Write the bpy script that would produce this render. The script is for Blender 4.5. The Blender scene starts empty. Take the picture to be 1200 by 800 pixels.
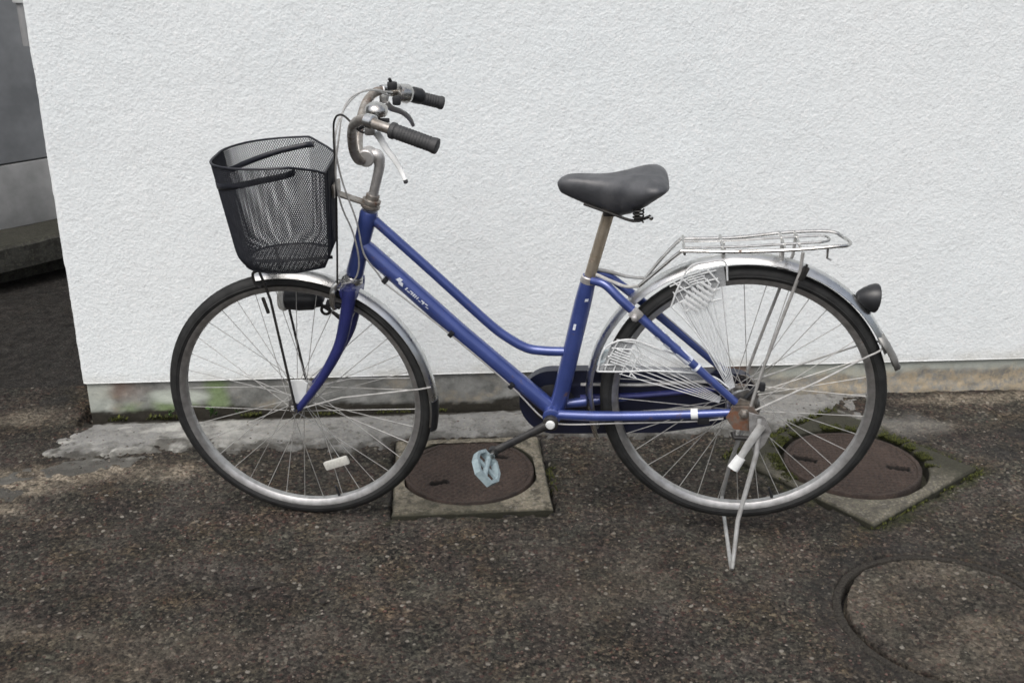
import bpy, bmesh, math, random
import numpy as np
from mathutils import Vector, Matrix

random.seed(7)
rng = np.random.default_rng(11)
R = math.radians
PI = math.pi
sc = bpy.context.scene
col = sc.collection

# ------------------------------------------------------------------ camera
def make_camera():
    pitch, roll, yaw = R(21.768), R(-0.070), R(3.7235)
    cy, sy, cp, sp = math.cos(yaw), math.sin(yaw), math.cos(pitch), math.sin(pitch)
    fwd = Vector((sy*cp, cy*cp, -sp)); right = Vector((cy, -sy, 0)); up = right.cross(fwd)
    cr, sr = math.cos(roll), math.sin(roll)
    r2 = cr*right + sr*up; u2 = -sr*right + cr*up
    M = Matrix((r2, u2, -fwd)).transposed().to_4x4()
    M.translation = Vector((0, 0, 1.481))
    cd = bpy.data.cameras.new('camera'); co = bpy.data.objects.new('camera', cd)
    col.objects.link(co); co.matrix_world = M
    cd.sensor_fit = 'HORIZONTAL'; cd.sensor_width = 36; cd.lens = 36*1277.84/1200
    cd.clip_start = 0.05; cd.clip_end = 500
    sc.camera = co
make_camera()

# ------------------------------------------------------------------ light
SUN_EL, SUN_AZ = R(58), R(205)          # azimuth clockwise from +y: behind the camera, to its left
world = bpy.data.worlds.new('World'); sc.world = world; world.use_nodes = True
nt = world.node_tree; nt.nodes.clear()
sky = nt.nodes.new('ShaderNodeTexSky'); sky.sky_type = 'NISHITA'; sky.sun_disc = False
sky.sun_elevation = SUN_EL; sky.sun_rotation = SUN_AZ
sky.air_density = 1.0; sky.dust_density = 6.0; sky.ozone_density = 0.6
hs = nt.nodes.new('ShaderNodeHueSaturation'); hs.inputs['Saturation'].default_value = 0.50
bg = nt.nodes.new('ShaderNodeBackground'); bg.inputs['Strength'].default_value = 0.12
wo = nt.nodes.new('ShaderNodeOutputWorld')
nt.links.new(sky.outputs[0], hs.inputs['Color']); nt.links.new(hs.outputs[0], bg.inputs[0]); nt.links.new(bg.outputs[0], wo.inputs[0])
sl = bpy.data.lights.new('sun', 'SUN'); so = bpy.data.objects.new('sun', sl); col.objects.link(so)
sl.energy = 1.0; sl.angle = R(38); sl.color = (1.0, 0.98, 0.955)
sd = Vector((math.sin(SUN_AZ)*math.cos(SUN_EL), math.cos(SUN_AZ)*math.cos(SUN_EL), math.sin(SUN_EL)))
so.rotation_euler = sd.to_track_quat('Z', 'Y').to_euler()
sc.view_settings.view_transform = 'Standard'; sc.view_settings.look = 'None'
sc.view_settings.exposure = 0.40
sc.cycles.filter_width = 1.6; sc.view_settings.gamma = 1.0

# ------------------------------------------------------------------ noise (for relief and wear masks)
_T = rng.random((256, 256))
def vnoise(x, y, seed=0):
    x = np.asarray(x, float) + seed*17.37; y = np.asarray(y, float) + seed*9.71
    xi = np.floor(x).astype(int); yi = np.floor(y).astype(int)
    fx = x-xi; fy = y-yi
    fx = fx*fx*fx*(fx*(fx*6-15)+10); fy = fy*fy*fy*(fy*(fy*6-15)+10)
    g = lambda a, b: _T[a & 255, b & 255]
    return (g(xi, yi)*(1-fx)+g(xi+1, yi)*fx)*(1-fy)+(g(xi, yi+1)*(1-fx)+g(xi+1, yi+1)*fx)*fy
def fbm(x, y, s, octv=4, seed=0, gain=.5):
    v = 0; a = 1; t = 0
    for k in range(octv):
        v = v + a*vnoise(np.asarray(x)*s*2**k, np.asarray(y)*s*2**k, seed+k*3.1); t += a; a *= gain
    return v/t
def sstep(a, b, x):
    t = np.clip((np.asarray(x, float)-a)/(b-a), 0, 1); return t*t*(3-2*t)

# ------------------------------------------------------------------ materials
def lin(r, g, b):
    f = lambda c: (c/255/12.92) if c/255 <= .04045 else ((c/255+.055)/1.055)**2.4
    return (f(r), f(g), f(b), 1)
class NT:
    def __init__(s, name):
        s.m = bpy.data.materials.new(name); s.m.use_nodes = True; s.t = s.m.node_tree
        s.b = s.t.nodes['Principled BSDF']
        s.co = s.n('ShaderNodeTexCoord').outputs['Object']
    def n(s, typ, **k):
        x = s.t.nodes.new(typ)
        for a, v in k.items(): setattr(x, a, v)
        return x
    def put(s, sock, v):
        if hasattr(v, 'is_output') : s.t.links.new(v, sock)
        else: sock.default_value = v
    def noise(s, scale, detail=3, rough=.55, vec=None, dist=0):
        x = s.n('ShaderNodeTexNoise'); x.inputs['Scale'].default_value = scale; x.inputs['Detail'].default_value = detail
        x.inputs['Roughness'].default_value = rough; x.inputs['Distortion'].default_value = dist
        s.put(x.inputs['Vector'], vec or s.co); return x.outputs['Fac']
    def voro(s, scale, out='Distance', feat='F1', vec=None):
        x = s.n('ShaderNodeTexVoronoi', feature=feat); x.inputs['Scale'].default_value = scale
        s.put(x.inputs['Vector'], vec or s.co); return x.outputs[out]
    def ramp(s, f, a, b, ca=(0, 0, 0, 1), cb=(1, 1, 1, 1)):
        x = s.n('ShaderNodeValToRGB'); e = x.color_ramp.elements
        e[0].position = a; e[1].position = b; e[0].color = ca; e[1].color = cb
        s.put(x.inputs[0], f); return x.outputs[0]
    def mix(s, f, a, b, mode='MIX'):
        x = s.n('ShaderNodeMix', data_type='RGBA', blend_type=mode)
        s.put(x.inputs[0], f); s.put(x.inputs[6], a); s.put(x.inputs[7], b); return x.outputs[2]
    def math(s, op, a, b=0.0, c=None):
        x = s.n('ShaderNodeMath', operation=op); s.put(x.inputs[0], a); s.put(x.inputs[1], b)
        if c is not None: s.put(x.inputs[2], c)
        return x.outputs[0]
    def attr(s, name):
        x = s.n('ShaderNodeAttribute', attribute_name=name); return x.outputs['Fac']
    def sep(s, v):
        x = s.n('ShaderNodeSeparateColor'); s.put(x.inputs[0], v); return x.outputs
    def bump(s, h, strength, dist):
        x = s.n('ShaderNodeBump'); x.inputs['Strength'].default_value = strength; x.inputs['Distance'].default_value = dist
        s.put(x.inputs['Height'], h); s.t.links.new(x.outputs[0], s.b.inputs['Normal']); return x
    def fin(s, base=None, rough=None, metal=None, **k):
        if base is not None: s.put(s.b.inputs['Base Color'], base)
        if rough is not None: s.put(s.b.inputs['Roughness'], rough)
        if metal is not None: s.put(s.b.inputs['Metallic'], metal)
        for a, v in k.items(): s.put(s.b.inputs[a.replace('_', ' ')], v)
        return s.m

def worn(name, c1, c2, rough=.5, metal=0., rust=0.0, nscale=40, bump=.15, rough2=None, rustcol=(.062, .034, .022, 1), **k):
    m = NT(name)
    base = m.mix(m.ramp(m.noise(nscale, 4), .35, .7), c1, c2)
    rg = m.mix(m.ramp(m.noise(nscale*.6, 3), .3, .7), (rough,)*3+(1,), (rough2 or min(1, rough+.15),)*3+(1,))
    mt = metal
    if rust > 0:
        rm = m.ramp(m.math('ADD', m.math('MULTIPLY', m.noise(22, 5, .65), .75), m.math('MULTIPLY', m.noise(140, 3), .25)), .66-.22*rust, .74-.18*rust)
        rc = m.mix(m.noise(160, 3), rustcol, tuple(x*2.2 for x in rustcol[:3])+(1,))
        base = m.mix(rm, base, rc); rg = m.mix(rm, rg, (.85,)*3+(1,))
        mt = m.math('MULTIPLY', m.math('SUBTRACT', 1.0, rm), metal) if metal > 0 else 0.
    if bump: m.bump(m.noise(nscale*5, 3), bump, .0008)
    return m.fin(base, rg, mt, **k)

M = {}
M['blue'] = worn('blue_paint', (.034, .058, .215, 1), (.050, .080, .275, 1), .32, .35, rust=.26, nscale=18, bump=.06, rough2=.42, Coat_Weight=1.0, Coat_Roughness=.07)
M['bluefork'] = worn('blue_violet_paint', (.022, .030, .145, 1), (.030, .036, .18, 1), .38, .35, rust=.10, nscale=18, bump=.06, Coat_Weight=.5, Coat_Roughness=.15)
M['navy'] = worn('navy_plate_paint', (.005, .007, .020, 1), (.009, .012, .034, 1), .35, 0, nscale=12, bump=.05, Coat_Weight=.3)
M['chrome'] = worn('aged_chrome', (.62, .62, .61, 1), (.42, .41, .39, 1), .16, 1., rust=.25, nscale=50, rough2=.38)
M['stainless'] = worn('stainless_steel', (.70, .71, .71, 1), (.55, .55, .54, 1), .22, 1., rust=.05, nscale=30, rough2=.36)
M['silver'] = worn('dull_silver_plating', (.50, .51, .51, 1), (.34, .34, .33, 1), .35, .35, rust=.08, nscale=50)
M['hubsilver'] = worn('grimy_silver_plating', (.40, .40, .40, 1), (.16, .155, .15, 1), .36, .45, rust=.2, nscale=55)
M['rim'] = worn('brushed_rim_steel', (.50, .50, .50, 1), (.34, .34, .34, 1), .34, .9, rust=.12, nscale=60)
M['wire'] = worn('dull_zinc_wire', (.52, .52, .51, 1), (.36, .355, .34, 1), .36, .5, rust=.12, nscale=60)
M['rusty'] = worn('rusty_chrome', (.46, .44, .41, 1), (.22, .19, .16, 1), .36, .85, rust=.56, nscale=50)
M['rustplate'] = worn('rusty_axle_plate', (.22, .18, .15, 1), (.12, .10, .09, 1), .5, .6, rust=.75, nscale=50, rustcol=(.10, .045, .025, 1))
M['post'] = worn('tarnished_seat_post', (.42, .37, .30, 1), (.30, .25, .18, 1), .36, .75, rust=.35, nscale=40)
M['stem'] = worn('dull_alloy', (.60, .59, .58, 1), (.42, .41, .40, 1), .40, .7, rust=.2, nscale=40)
M['rubber'] = worn('dusty_tyre_rubber', (.0075, .008, .0085, 1), (.021, .022, .022, 1), .62, 0, nscale=35, bump=.3)
M['grip'] = worn('grey_grip_rubber', (.028, .029, .031, 1), (.045, .046, .048, 1), .55, 0, nscale=50, bump=.2)
M['black'] = worn('black_plastic', (.010, .011, .013, 1), (.022, .023, .026, 1), .38, 0, nscale=30, bump=.05)
M['blackwire'] = worn('black_coated_wire', (.008, .010, .016, 1), (.018, .020, .028, 1), .45, 0, nscale=60, bump=.05)
M['blacksteel'] = worn('black_steel_rod', (.015, .015, .016, 1), (.04, .037, .033, 1), .45, .3, rust=.2, nscale=60)
M['saddle'] = worn('grey_saddle_vinyl', (.045, .048, .054, 1), (.090, .093, .100, 1), .38, 0, nscale=22, bump=.45)
M['white'] = worn('white_plastic', (.72, .74, .74, 1), (.60, .62, .62, 1), .4, 0, nscale=30, bump=.1)
M['pedal'] = worn('pale_blue_grey_plastic', (.30, .38, .41, 1), (.20, .26, .285, 1), .5, 0, nscale=90, bump=.2)
M['decal'] = worn('white_decal', (.72, .76, .82, 1), (.45, .5, .6, 1), .4, 0, nscale=90, bump=0)
M['crank'] = worn('dark_grey_crank', (.030, .031, .033, 1), (.06, .058, .055, 1), .4, .5, rust=.2, nscale=40)
M['hub'] = worn('greasy_hub_steel', (.36, .36, .36, 1), (.14, .13, .12, 1), .32, .9, rust=.45, nscale=45)
M['lens'] = worn('red_reflector', (.25, .012, .012, 1), (.18, .01, .01, 1), .2, 0, nscale=200, bump=.5)
M['amber'] = worn('pale_reflector', (.60, .60, .56, 1), (.45, .45, .42, 1), .25, 0, nscale=160, bump=.5)
M['flap'] = worn('grey_mudflap', (.30, .30, .29, 1), (.16, .16, .15, 1), .4, .5, rust=.1, nscale=30)
M['guard'] = worn('clear_white_plastic', (.78, .80, .81, 1), (.62, .64, .65, 1), .3, 0, nscale=40, bump=.1, Transmission_Weight=.12)

def wall_mat():
    m = NT('white_stucco')
    n1 = m.noise(1.4, 4); n2 = m.noise(26, 4, .6); n3 = m.noise(120, 3, .6)
    base = m.mix(m.ramp(n1, .3, .75), (.74, .79, .81, 1), (.775, .812, .825, 1))
    base = m.mix(m.math('MULTIPLY', m.ramp(n2, .35, .62, (1, 1, 1, 1), (0, 0, 0, 1)), .16), base, (.64, .66, .67, 1))
    base = m.mix(m.math('MULTIPLY', m.attr('stain'), m.ramp(m.noise(9, 4), .3, .7)), base, (.46, .44, .38, 1))
    v = m.n('ShaderNodeTexVoronoi', feature='SMOOTH_F1'); v.inputs['Scale'].default_value = 150; m.put(v.inputs['Vector'], m.co)
    g = m.ramp(v.outputs['Distance'], .05, .6, (1, 1, 1, 1), (0, 0, 0, 1))
    sp = m.sep(m.voro(130, 'Color'))
    base = m.mix(m.math('MULTIPLY', m.ramp(sp[0], .86, .92), .28), base, (.55, .57, .58, 1))
    base = m.mix(m.math('MULTIPLY', m.ramp(sp[1], .86, .92), .45), base, (.83, .85, .86, 1))
    h = m.math('ADD', m.math('MULTIPLY', g, .8), m.math('ADD', m.math('MULTIPLY', m.noise(270, 3, .7), .7), m.math('MULTIPLY', n3, .4)))
    m.bump(h, .36, .0024)
    return m.fin(base, .9)
M['wall'] = wall_mat()
def plinth_mat():
    m = NT('weathered_plinth_concrete')
    n = m.noise(14, 6, .65); f = m.noise(90, 4, .7)
    base = m.mix(m.ramp(n, .35, .68), (.115, .118, .112, 1), (.25, .255, .245, 1))
    base = m.mix(m.math('MULTIPLY', m.attr('tan'), m.ramp(m.noise(42, 6, .75), .38, .58)), base, m.mix(m.noise(70, 4, .7), (.20, .165, .115, 1), (.42, .36, .26, 1)))
    base = m.mix(m.attr('rust'), base, m.mix(f, (.22, .10, .06, 1), (.30, .17, .11, 1)))
    base = m.mix(m.attr('algae'), base, m.mix(f, (.10, .16, .05, 1), (.24, .32, .16, 1)))
    base = m.mix(m.attr('pale'), base, (.48, .52, .47, 1))
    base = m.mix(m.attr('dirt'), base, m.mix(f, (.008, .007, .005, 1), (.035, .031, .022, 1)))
    m.bump(m.math('ADD', n, m.math('MULTIPLY', f, .6)), .5, .006)
    return m.fin(base, .88)
M['plinth'] = plinth_mat()
def asphalt_mat():
    m = NT('old_damp_asphalt')
    w = m.noise(5, 5, .6); w2 = m.noise(1.3, 4)
    v = m.n('ShaderNodeTexVoronoi'); v.inputs['Scale'].default_value = 142; m.put(v.inputs['Vector'], m.co)
    v2 = m.n('ShaderNodeTexVoronoi'); v2.inputs['Scale'].default_value = 70; m.put(v2.inputs['Vector'], m.co)
    sp = m.sep(v.outputs['Color']); sp2 = m.sep(v2.outputs['Color'])
    hue = m.mix(m.ramp(m.noise(9, 4, .6), .35, .65), (.90, 1.0, .97, 1), m.mix(m.ramp(m.noise(7.3, 3), .4, .6), (1.10, .95, .97, 1), (1.15, 1.0, .78, 1)))
    tone = m.ramp(m.noise(85, 2, .7), .40, .62)
    binder = m.mix(tone, (.0040, .0038, .0036, 1), (.066, .061, .054, 1))
    stone = m.mix(sp[1], (.012, .0112, .0104, 1), (.185, .168, .145, 1))
    stone = m.mix(m.ramp(sp[2], .84, .88), stone, (.085, .050, .046, 1))
    base = m.mix(m.math('MULTIPLY', m.ramp(sp[0], .30, .75), m.ramp(m.noise(45, 3, .6), .35, .6)), binder, stone)
    base = m.mix(1.0, base, hue, 'MULTIPLY')
    base = m.mix(1.0, base, (1.0, .975, .94, 1), 'MULTIPLY')
    base = m.mix(1.0, base, m.mix(m.ramp(m.noise(3.2, 5, .6), .36, .64), (.70, .70, .71, 1), (1.12, 1.09, 1.03, 1)), 'MULTIPLY')
    base = m.mix(m.math('MULTIPLY', m.ramp(m.noise(62, 3, .7), .49, .58), .65), base, (.009, .0085, .008, 1))
    base = m.mix(m.math('MULTIPLY', m.ramp(w, .45, .70), .45), base, stone)
    base = m.mix(m.math('MULTIPLY', m.ramp(sp2[0], .93, .95), m.ramp(v2.outputs['Distance'], .30, .45, (1, 1, 1, 1), (0, 0, 0, 1))), base, m.mix(sp2[1], (.12, .105, .09, 1), (.24, .225, .195, 1)))
    base = m.mix(m.math('MULTIPLY', m.ramp(w2, .35, .7), .45), base, (.014, .0130, .0125, 1))
    base = m.mix(m.math('MULTIPLY', m.attr('tan'), m.ramp(m.noise(60, 4, .7), .32, .62)), base, m.mix(sp[1], (.16, .135, .10, 1), (.38, .33, .26, 1)))
    base = m.mix(m.attr('grey'), base, m.mix(m.noise(40, 5, .7), (.10, .10, .095, 1), (.24, .24, .23, 1)))
    base = m.mix(m.attr('moss'), base, m.mix(sp[0], (.008, .010, .004, 1), (.038, .042, .014, 1)))
    base = m.mix(m.attr('dark'), base, m.mix(m.math('MULTIPLY', m.ramp(m.noise(22, 5, .75), .35, .65), m.math('ADD', m.math('MULTIPLY', sp[0], .7), .3)), (.006, .006, .006, 1), (.042, .040, .038, 1)))
    rg = m.mix(m.attr('dark'), m.mix(m.ramp(w2, .3, .7), (.72,)*3+(1,), (.9,)*3+(1,)), (.75,)*3+(1,))
    h = m.math('ADD', m.math('MULTIPLY', m.ramp(v.outputs['Distance'], 0, .6, (1, 1, 1, 1), (0, 0, 0, 1)), .6), m.math('MULTIPLY', m.ramp(v2.outputs['Distance'], 0, .6, (1, 1, 1, 1), (0, 0, 0, 1)), .8))
    h = m.math('ADD', h, m.math('MULTIPLY', m.noise(400, 3), .5))
    m.bump(h, .75, .004)
    return m.fin(base, rg, Specular_IOR_Level=.22)
M['asphalt'] = asphalt_mat()
def concrete_mat(name, a, b, tan=(.30, .26, .19, 1), moss=True, dark=(.05, .047, .04, 1), speck=.25, grime=.7, g0=.52):
    m = NT(name)
    n = m.noise(16, 6, .68); f = m.noise(110, 5, .7); v = m.voro(150, 'Color')
    base = m.mix(m.ramp(n, .3, .7), a, b)
    base = m.mix(m.ramp(f, .5, .72), base, tan)
    base = m.mix(m.math('MULTIPLY', m.ramp(m.noise(32, 5, .7), g0, g0+.13), grime), base, dark)
    base = m.mix(m.math('MULTIPLY', m.ramp(m.sep(v)[0], .84, .92), speck), base, (.33, .31, .27, 1))
    base = m.mix(m.math('MULTIPLY', m.attr('pale'), m.ramp(n, .3, .6)), base, (.42, .42, .39, 1))
    base = m.mix(m.attr('soil_and_shade'), base, m.mix(f, (.010, .009, .007, 1), (.04, .036, .027, 1)))
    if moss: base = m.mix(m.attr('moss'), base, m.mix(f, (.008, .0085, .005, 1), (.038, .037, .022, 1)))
    m.bump(m.math('ADD', n, f), .6, .006)
    return m.fin(base, .9)
M['gutter'] = concrete_mat('grey_gutter_concrete', (.12, .12, .116, 1), (.265, .267, .26, 1), tan=(.24, .235, .21, 1))
M['frame'] = concrete_mat('cast_frame_concrete', (.10, .09, .068, 1), (.235, .21, .16, 1), tan=(.32, .28, .205, 1), dark=(.036, .033, .024, 1), grime=.85, g0=.47)
M['frame2'] = concrete_mat('mossy_frame_concrete', (.060, .056, .044, 1), (.14, .13, .10, 1), tan=(.22, .195, .14, 1), grime=.85, g0=.48)
M['ledge'] = concrete_mat('old_retaining_concrete', (.020, .020, .019, 1), (.062, .062, .057, 1), tan=(.085, .085, .060, 1), speck=.05, dark=(.012, .012, .011, 1), grime=.85, g0=.46)
M['greywall'] = worn('grey_wall_render', (.15, .158, .17, 1), (.235, .245, .26, 1), .9, 0, nscale=6, bump=.4)
def iron_mat():
    m = NT('rusted_cast_iron')
    n = m.noise(12, 5, .65); f = m.noise(130, 4, .7)
    base = m.mix(m.ramp(n, .3, .7), (.023, .0168, .0140, 1), (.052, .036, .029, 1))
    base = m.mix(m.math('MULTIPLY', m.ramp(f, .45, .7), .7), base, (.080, .054, .041, 1))
    base = m.mix(m.math('MULTIPLY', m.ramp(m.noise(45, 4), .5, .7), .5), base, (.018, .011, .009, 1))
    base = m.mix(m.attr('soil_and_shade'), base, (.004, .0035, .003, 1))
    m.bump(m.math('ADD', f, m.math('MULTIPLY', n, .5)), .7, .005)
    return m.fin(base, .85, .1)
M['iron'] = iron_mat()
def moss_mat():
    m = NT('moss'); g = m.n('ShaderNodeNewGeometry').outputs['Random Per Island']
    return m.fin(m.mix(g, (.008, .010, .003, 1), (.075, .085, .012, 1)), .9)
M['moss'] = moss_mat()
M['lowerwall'] = worn('pale_grey_wall_render', (.19, .195, .20, 1), (.29, .295, .30, 1), .9, 0, nscale=9, bump=.4)
def pebble_mat():
    m = NT('mixed_aggregate'); g = m.n('ShaderNodeNewGeometry').outputs['Random Per Island']
    r = m.n('ShaderNodeValToRGB'); e = r.color_ramp.elements
    e[0].position = 0; e[0].color = (.040, .036, .033, 1); e[1].position = 1; e[1].color = (.22, .20, .175, 1)
    for p, c in ((.35, (.060, .053, .045, 1)), (.6, (.10, .086, .070, 1)), (.78, (.11, .062, .055, 1)), (.9, (.125, .108, .086, 1))):
        x = e.new(p); x.color = c
    m.put(r.inputs[0], g)
    m.bump(m.noise(500, 3), .3, .001)
    return m.fin(r.outputs[0], .8, Specular_IOR_Level=.25)
M['pebble'] = pebble_mat()
def leaf_mat():
    m = NT('weed_leaf')
    return m.fin(m.mix(m.noise(60), (.05, .10, .03, 1), (.10, .19, .06, 1)), .6)
M['leaf'] = leaf_mat()
M['deadleaf'] = worn('dark_dead_leaf', (.010, .008, .007, 1), (.025, .018, .013, 1), .7, 0, nscale=80)

# ------------------------------------------------------------------ mesh helpers
class MB:
    def __init__(s): s.v = []; s.f = []
    def add(s, vs, fs):
        o = len(s.v); s.v += [tuple(float(c) for c in p) for p in vs]; s.f += [tuple(i+o for i in f) for f in fs]; return s
    def tube(s, pts, r, seg=10, closed=False, cap=True, n=0, ry=None):
        P = [np.array(p, float) for p in pts]
        rr = list(r) if hasattr(r, '__len__') else [r]*len(P)
        if n:                                                        # Catmull-Rom resampling
            Q = []; RR = []
            L = len(P); rngk = range(L if closed else L-1)
            for i in rngk:
                a = P[(i-1) % L] if (closed or i > 0) else 2*P[0]-P[1]
                b, c = P[i], P[(i+1) % L]
                d = P[(i+2) % L] if (closed or i+2 < L) else 2*P[-1]-P[-2]
                for k in range(n):
                    t = k/n
                    Q.append(.5*((2*b)+(-a+c)*t+(2*a-5*b+4*c-d)*t*t+(-a+3*b-3*c+d)*t**3))
                    RR.append(rr[i]*(1-t)+rr[(i+1) % L]*t)
            if not closed: Q.append(P[-1]); RR.append(rr[-1])
            P, rr = Q, RR
        L = len(P); T = []
        for i in range(L):
            if closed: t = P[(i+1) % L]-P[i-1]
            else: t = P[min(i+1, L-1)]-P[max(i-1, 0)]
            T.append(t/(np.linalg.norm(t)+1e-12))
        ref = np.array([0, 1., 0]) if abs(T[0][1]) < .9 else np.array([0, 0, 1.])
        u = np.cross(T[0], ref); u /= np.linalg.norm(u)
        vs = []
        for i in range(L):
            u = u-T[i]*np.dot(u, T[i]); u /= np.linalg.norm(u); w = np.cross(T[i], u)
            for k in range(seg):
                a = 2*PI*k/seg
                vs.append(P[i]+u*math.cos(a)*rr[i]+w*math.sin(a)*rr[i]*(ry or 1))
        fs = []
        for i in range(L if closed else L-1):
            for k in range(seg):
                j = (i+1) % L
                fs.append((i*seg+k, i*seg+(k+1) % seg, j*seg+(k+1) % seg, j*seg+k))
        if cap and not closed:
            fs.append(tuple(range(seg))[::-1]); fs.append(tuple((L-1)*seg+k for k in range(seg)))
        return s.add(vs, fs)
    def sweep(s, prof, a0, a1, seg, c=(0, 0, 0), closedprof=True, full=False):
        # prof = [(radius, y)], revolved about the y axis through c from angle a0 to a1 (radians, x towards z)
        n = len(prof); vs = []; fs = []
        cnt = seg if full else seg+1
        for i in range(cnt):
            a = a0+(a1-a0)*i/seg
            for r, y in prof: vs.append((c[0]+r*math.cos(a), c[1]+y, c[2]+r*math.sin(a)))
        for i in range(seg):
            j = (i+1) % cnt
            for k in range(n if closedprof else n-1):
                l = (k+1) % n
                fs.append((i*n+k, j*n+k, j*n+l, i*n+l))
        if not full and closedprof:
            fs.append(tuple(range(n))); fs.append(tuple(seg*n+k for k in range(n))[::-1])
        return s.add(vs, fs)
    def lathe(s, prof, base, axis, seg=20):
        # prof = [(distance along axis, radius)]
        ax = np.array(axis, float); ax /= np.linalg.norm(ax); b = np.array(base, float)
        ref = np.array([0, 0, 1.]) if abs(ax[2]) < .9 else np.array([1., 0, 0])
        u = np.cross(ax, ref); u /= np.linalg.norm(u); w = np.cross(ax, u)
        vs = []; fs = []
        for d, r in prof:
            for k in range(seg):
                a = 2*PI*k/seg; vs.append(b+ax*d+(u*math.cos(a)+w*math.sin(a))*max(r, 1e-5))
        for i in range(len(prof)-1):
            for k in range(seg):
                fs.append((i*seg+k, i*seg+(k+1) % seg, (i+1)*seg+(k+1) % seg, (i+1)*seg+k))
        fs.append(tuple(range(seg))[::-1]); fs.append(tuple((len(prof)-1)*seg+k for k in range(seg)))
        return s.add(vs, fs)
    def plate(s, pts, th, axis=1):
        # flat polygon pts (x,z) at y0..y0+th; pts may be (x,y,z) too
        n = len(pts); a = [np.array(p, float) for p in pts]
        d = np.zeros(3); d[axis] = th
        vs = a+[p+d for p in a]
        fs = [tuple(range(n)), tuple(range(n, 2*n))[::-1]]+[(i, i+n, (i+1) % n+n, (i+1) % n) for i in range(n)]
        return s.add(vs, fs)
    def box(s, c, size, bev=0, rot=None):
        bm = bmesh.new(); bmesh.ops.create_cube(bm, size=1)
        bmesh.ops.scale(bm, vec=size, verts=bm.verts)
        if bev: bmesh.ops.bevel(bm, geom=bm.edges[:]+bm.verts[:], offset=bev, segments=2, affect='EDGES', profile=.6)
        if rot is not None: bmesh.ops.transform(bm, matrix=rot, verts=bm.verts)
        bm.verts.ensure_lookup_table()
        vs = [tuple(v.co+Vector(c)) for v in bm.verts]; fs = [tuple(v.index for v in f.verts) for f in bm.faces]
        bm.free(); return s.add(vs, fs)
    def mesh(s, name, mat, sharp=35):
        me = bpy.data.meshes.new(name); me.from_pydata(s.v, [], s.f); me.validate()
        bm = bmesh.new(); bm.from_mesh(me); bmesh.ops.recalc_face_normals(bm, faces=bm.faces); bm.to_mesh(me); bm.free()
        me.polygons.foreach_set('use_smooth', [True]*len(me.polygons)); me.set_sharp_from_angle(angle=R(sharp))
        me.materials.append(mat); return me

def link(name, me, parent=None, loc=None, rot=None, mtx=None):
    o = bpy.data.objects.new(name, me); col.objects.link(o)
    if parent is not None: o.parent = parent
    if loc is not None: o.location = loc
    if rot is not None: o.rotation_euler = rot
    if mtx is not None: o.matrix_local = mtx
    return o
def obj(name, mb, mat, parent=None, sharp=35, **k): return link(name, mb.mesh(name, mat, sharp), parent, **k)
def tag(o, label, cat, group=None, kind=None):
    if label: o['label'] = label
    if cat: o['category'] = cat
    if group: o['group'] = group
    if kind: o['kind'] = kind
    return o
def fastmesh(name, V, F4, mat, attrs=None, smooth=True):
    me = bpy.data.meshes.new(name); V = np.asarray(V, np.float32); F4 = np.asarray(F4, np.int32); k = F4.shape[1]
    me.vertices.add(len(V)); me.vertices.foreach_set('co', V.ravel())
    me.loops.add(F4.size); me.loops.foreach_set('vertex_index', F4.ravel())
    me.polygons.add(len(F4)); me.polygons.foreach_set('loop_start', np.arange(0, F4.size, k, dtype=np.int32))
    me.update(calc_edges=True)
    if smooth: me.polygons.foreach_set('use_smooth', np.ones(len(F4), bool))
    for a, val in (attrs or {}).items():
        at = me.attributes.new(a, 'FLOAT', 'POINT'); at.data.foreach_set('value', np.asarray(val, np.float32).ravel())
    me.materials.append(mat); return me
def grid_faces(nx, ny, off=0):
    i, j = np.meshgrid(np.arange(nx-1), np.arange(ny-1), indexing='ij'); a = (i*ny+j).ravel()+off
    return np.stack([a, a+ny, a+ny+1, a+1], 1)

# ================================================================== THE SETTING
WY = 3.1605                     # front face of the white wall
WX = -1.1215                    # its left corner
M1 = dict(c=(.058, 2.7045), h=.2125, rot=R(.4), cc=(.0555, 2.723), r=.184, gap=.009)
M2 = dict(c=(1.146, 2.694), h=.2435, rot=R(34.6), cc=(1.146, 2.690), r=.190, gap=.017)
BIG = dict(c=(1.116, 1.970), r=.232)
def sqdist(x, y, m):
    dx, dy = x-m['c'][0], y-m['c'][1]; c, s = math.cos(m['rot']), math.sin(m['rot'])
    u, v = dx*c+dy*s, -dx*s+dy*c
    return np.maximum(abs(u), abs(v))-m['h']
def ground_h(x, y):
    h = (fbm(x, y, 2.2, 3, 1)-.5)*.012+(fbm(x, y, 40, 3, 5)-.5)*.007+(fbm(x, y, 130, 2, 8)-.5)*.0035
    for m in (M1, M2):
        d = sqdist(x, y, m); h = h-.045*(1-sstep(-.012, .008+.016*sstep(.5, .7, fbm(x, y, 16, 3, 9)), d))
    h = h-.04*sstep(-.075, -.05, y-WY)*sstep(-1.15, -1.12, x)*(1-sstep(.75, .9, x))
    rr = np.hypot(x-BIG['c'][0], y-BIG['c'][1])
    h = h*sstep(.0, .03, abs(rr-.245)) - .04*(1-sstep(.252, .260, rr))
    e = np.minimum(np.minimum(x+2.0, 2.5-x), np.minimum(y-1.2, 3.4-y))
    return h*sstep(0, .08, e)
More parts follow.
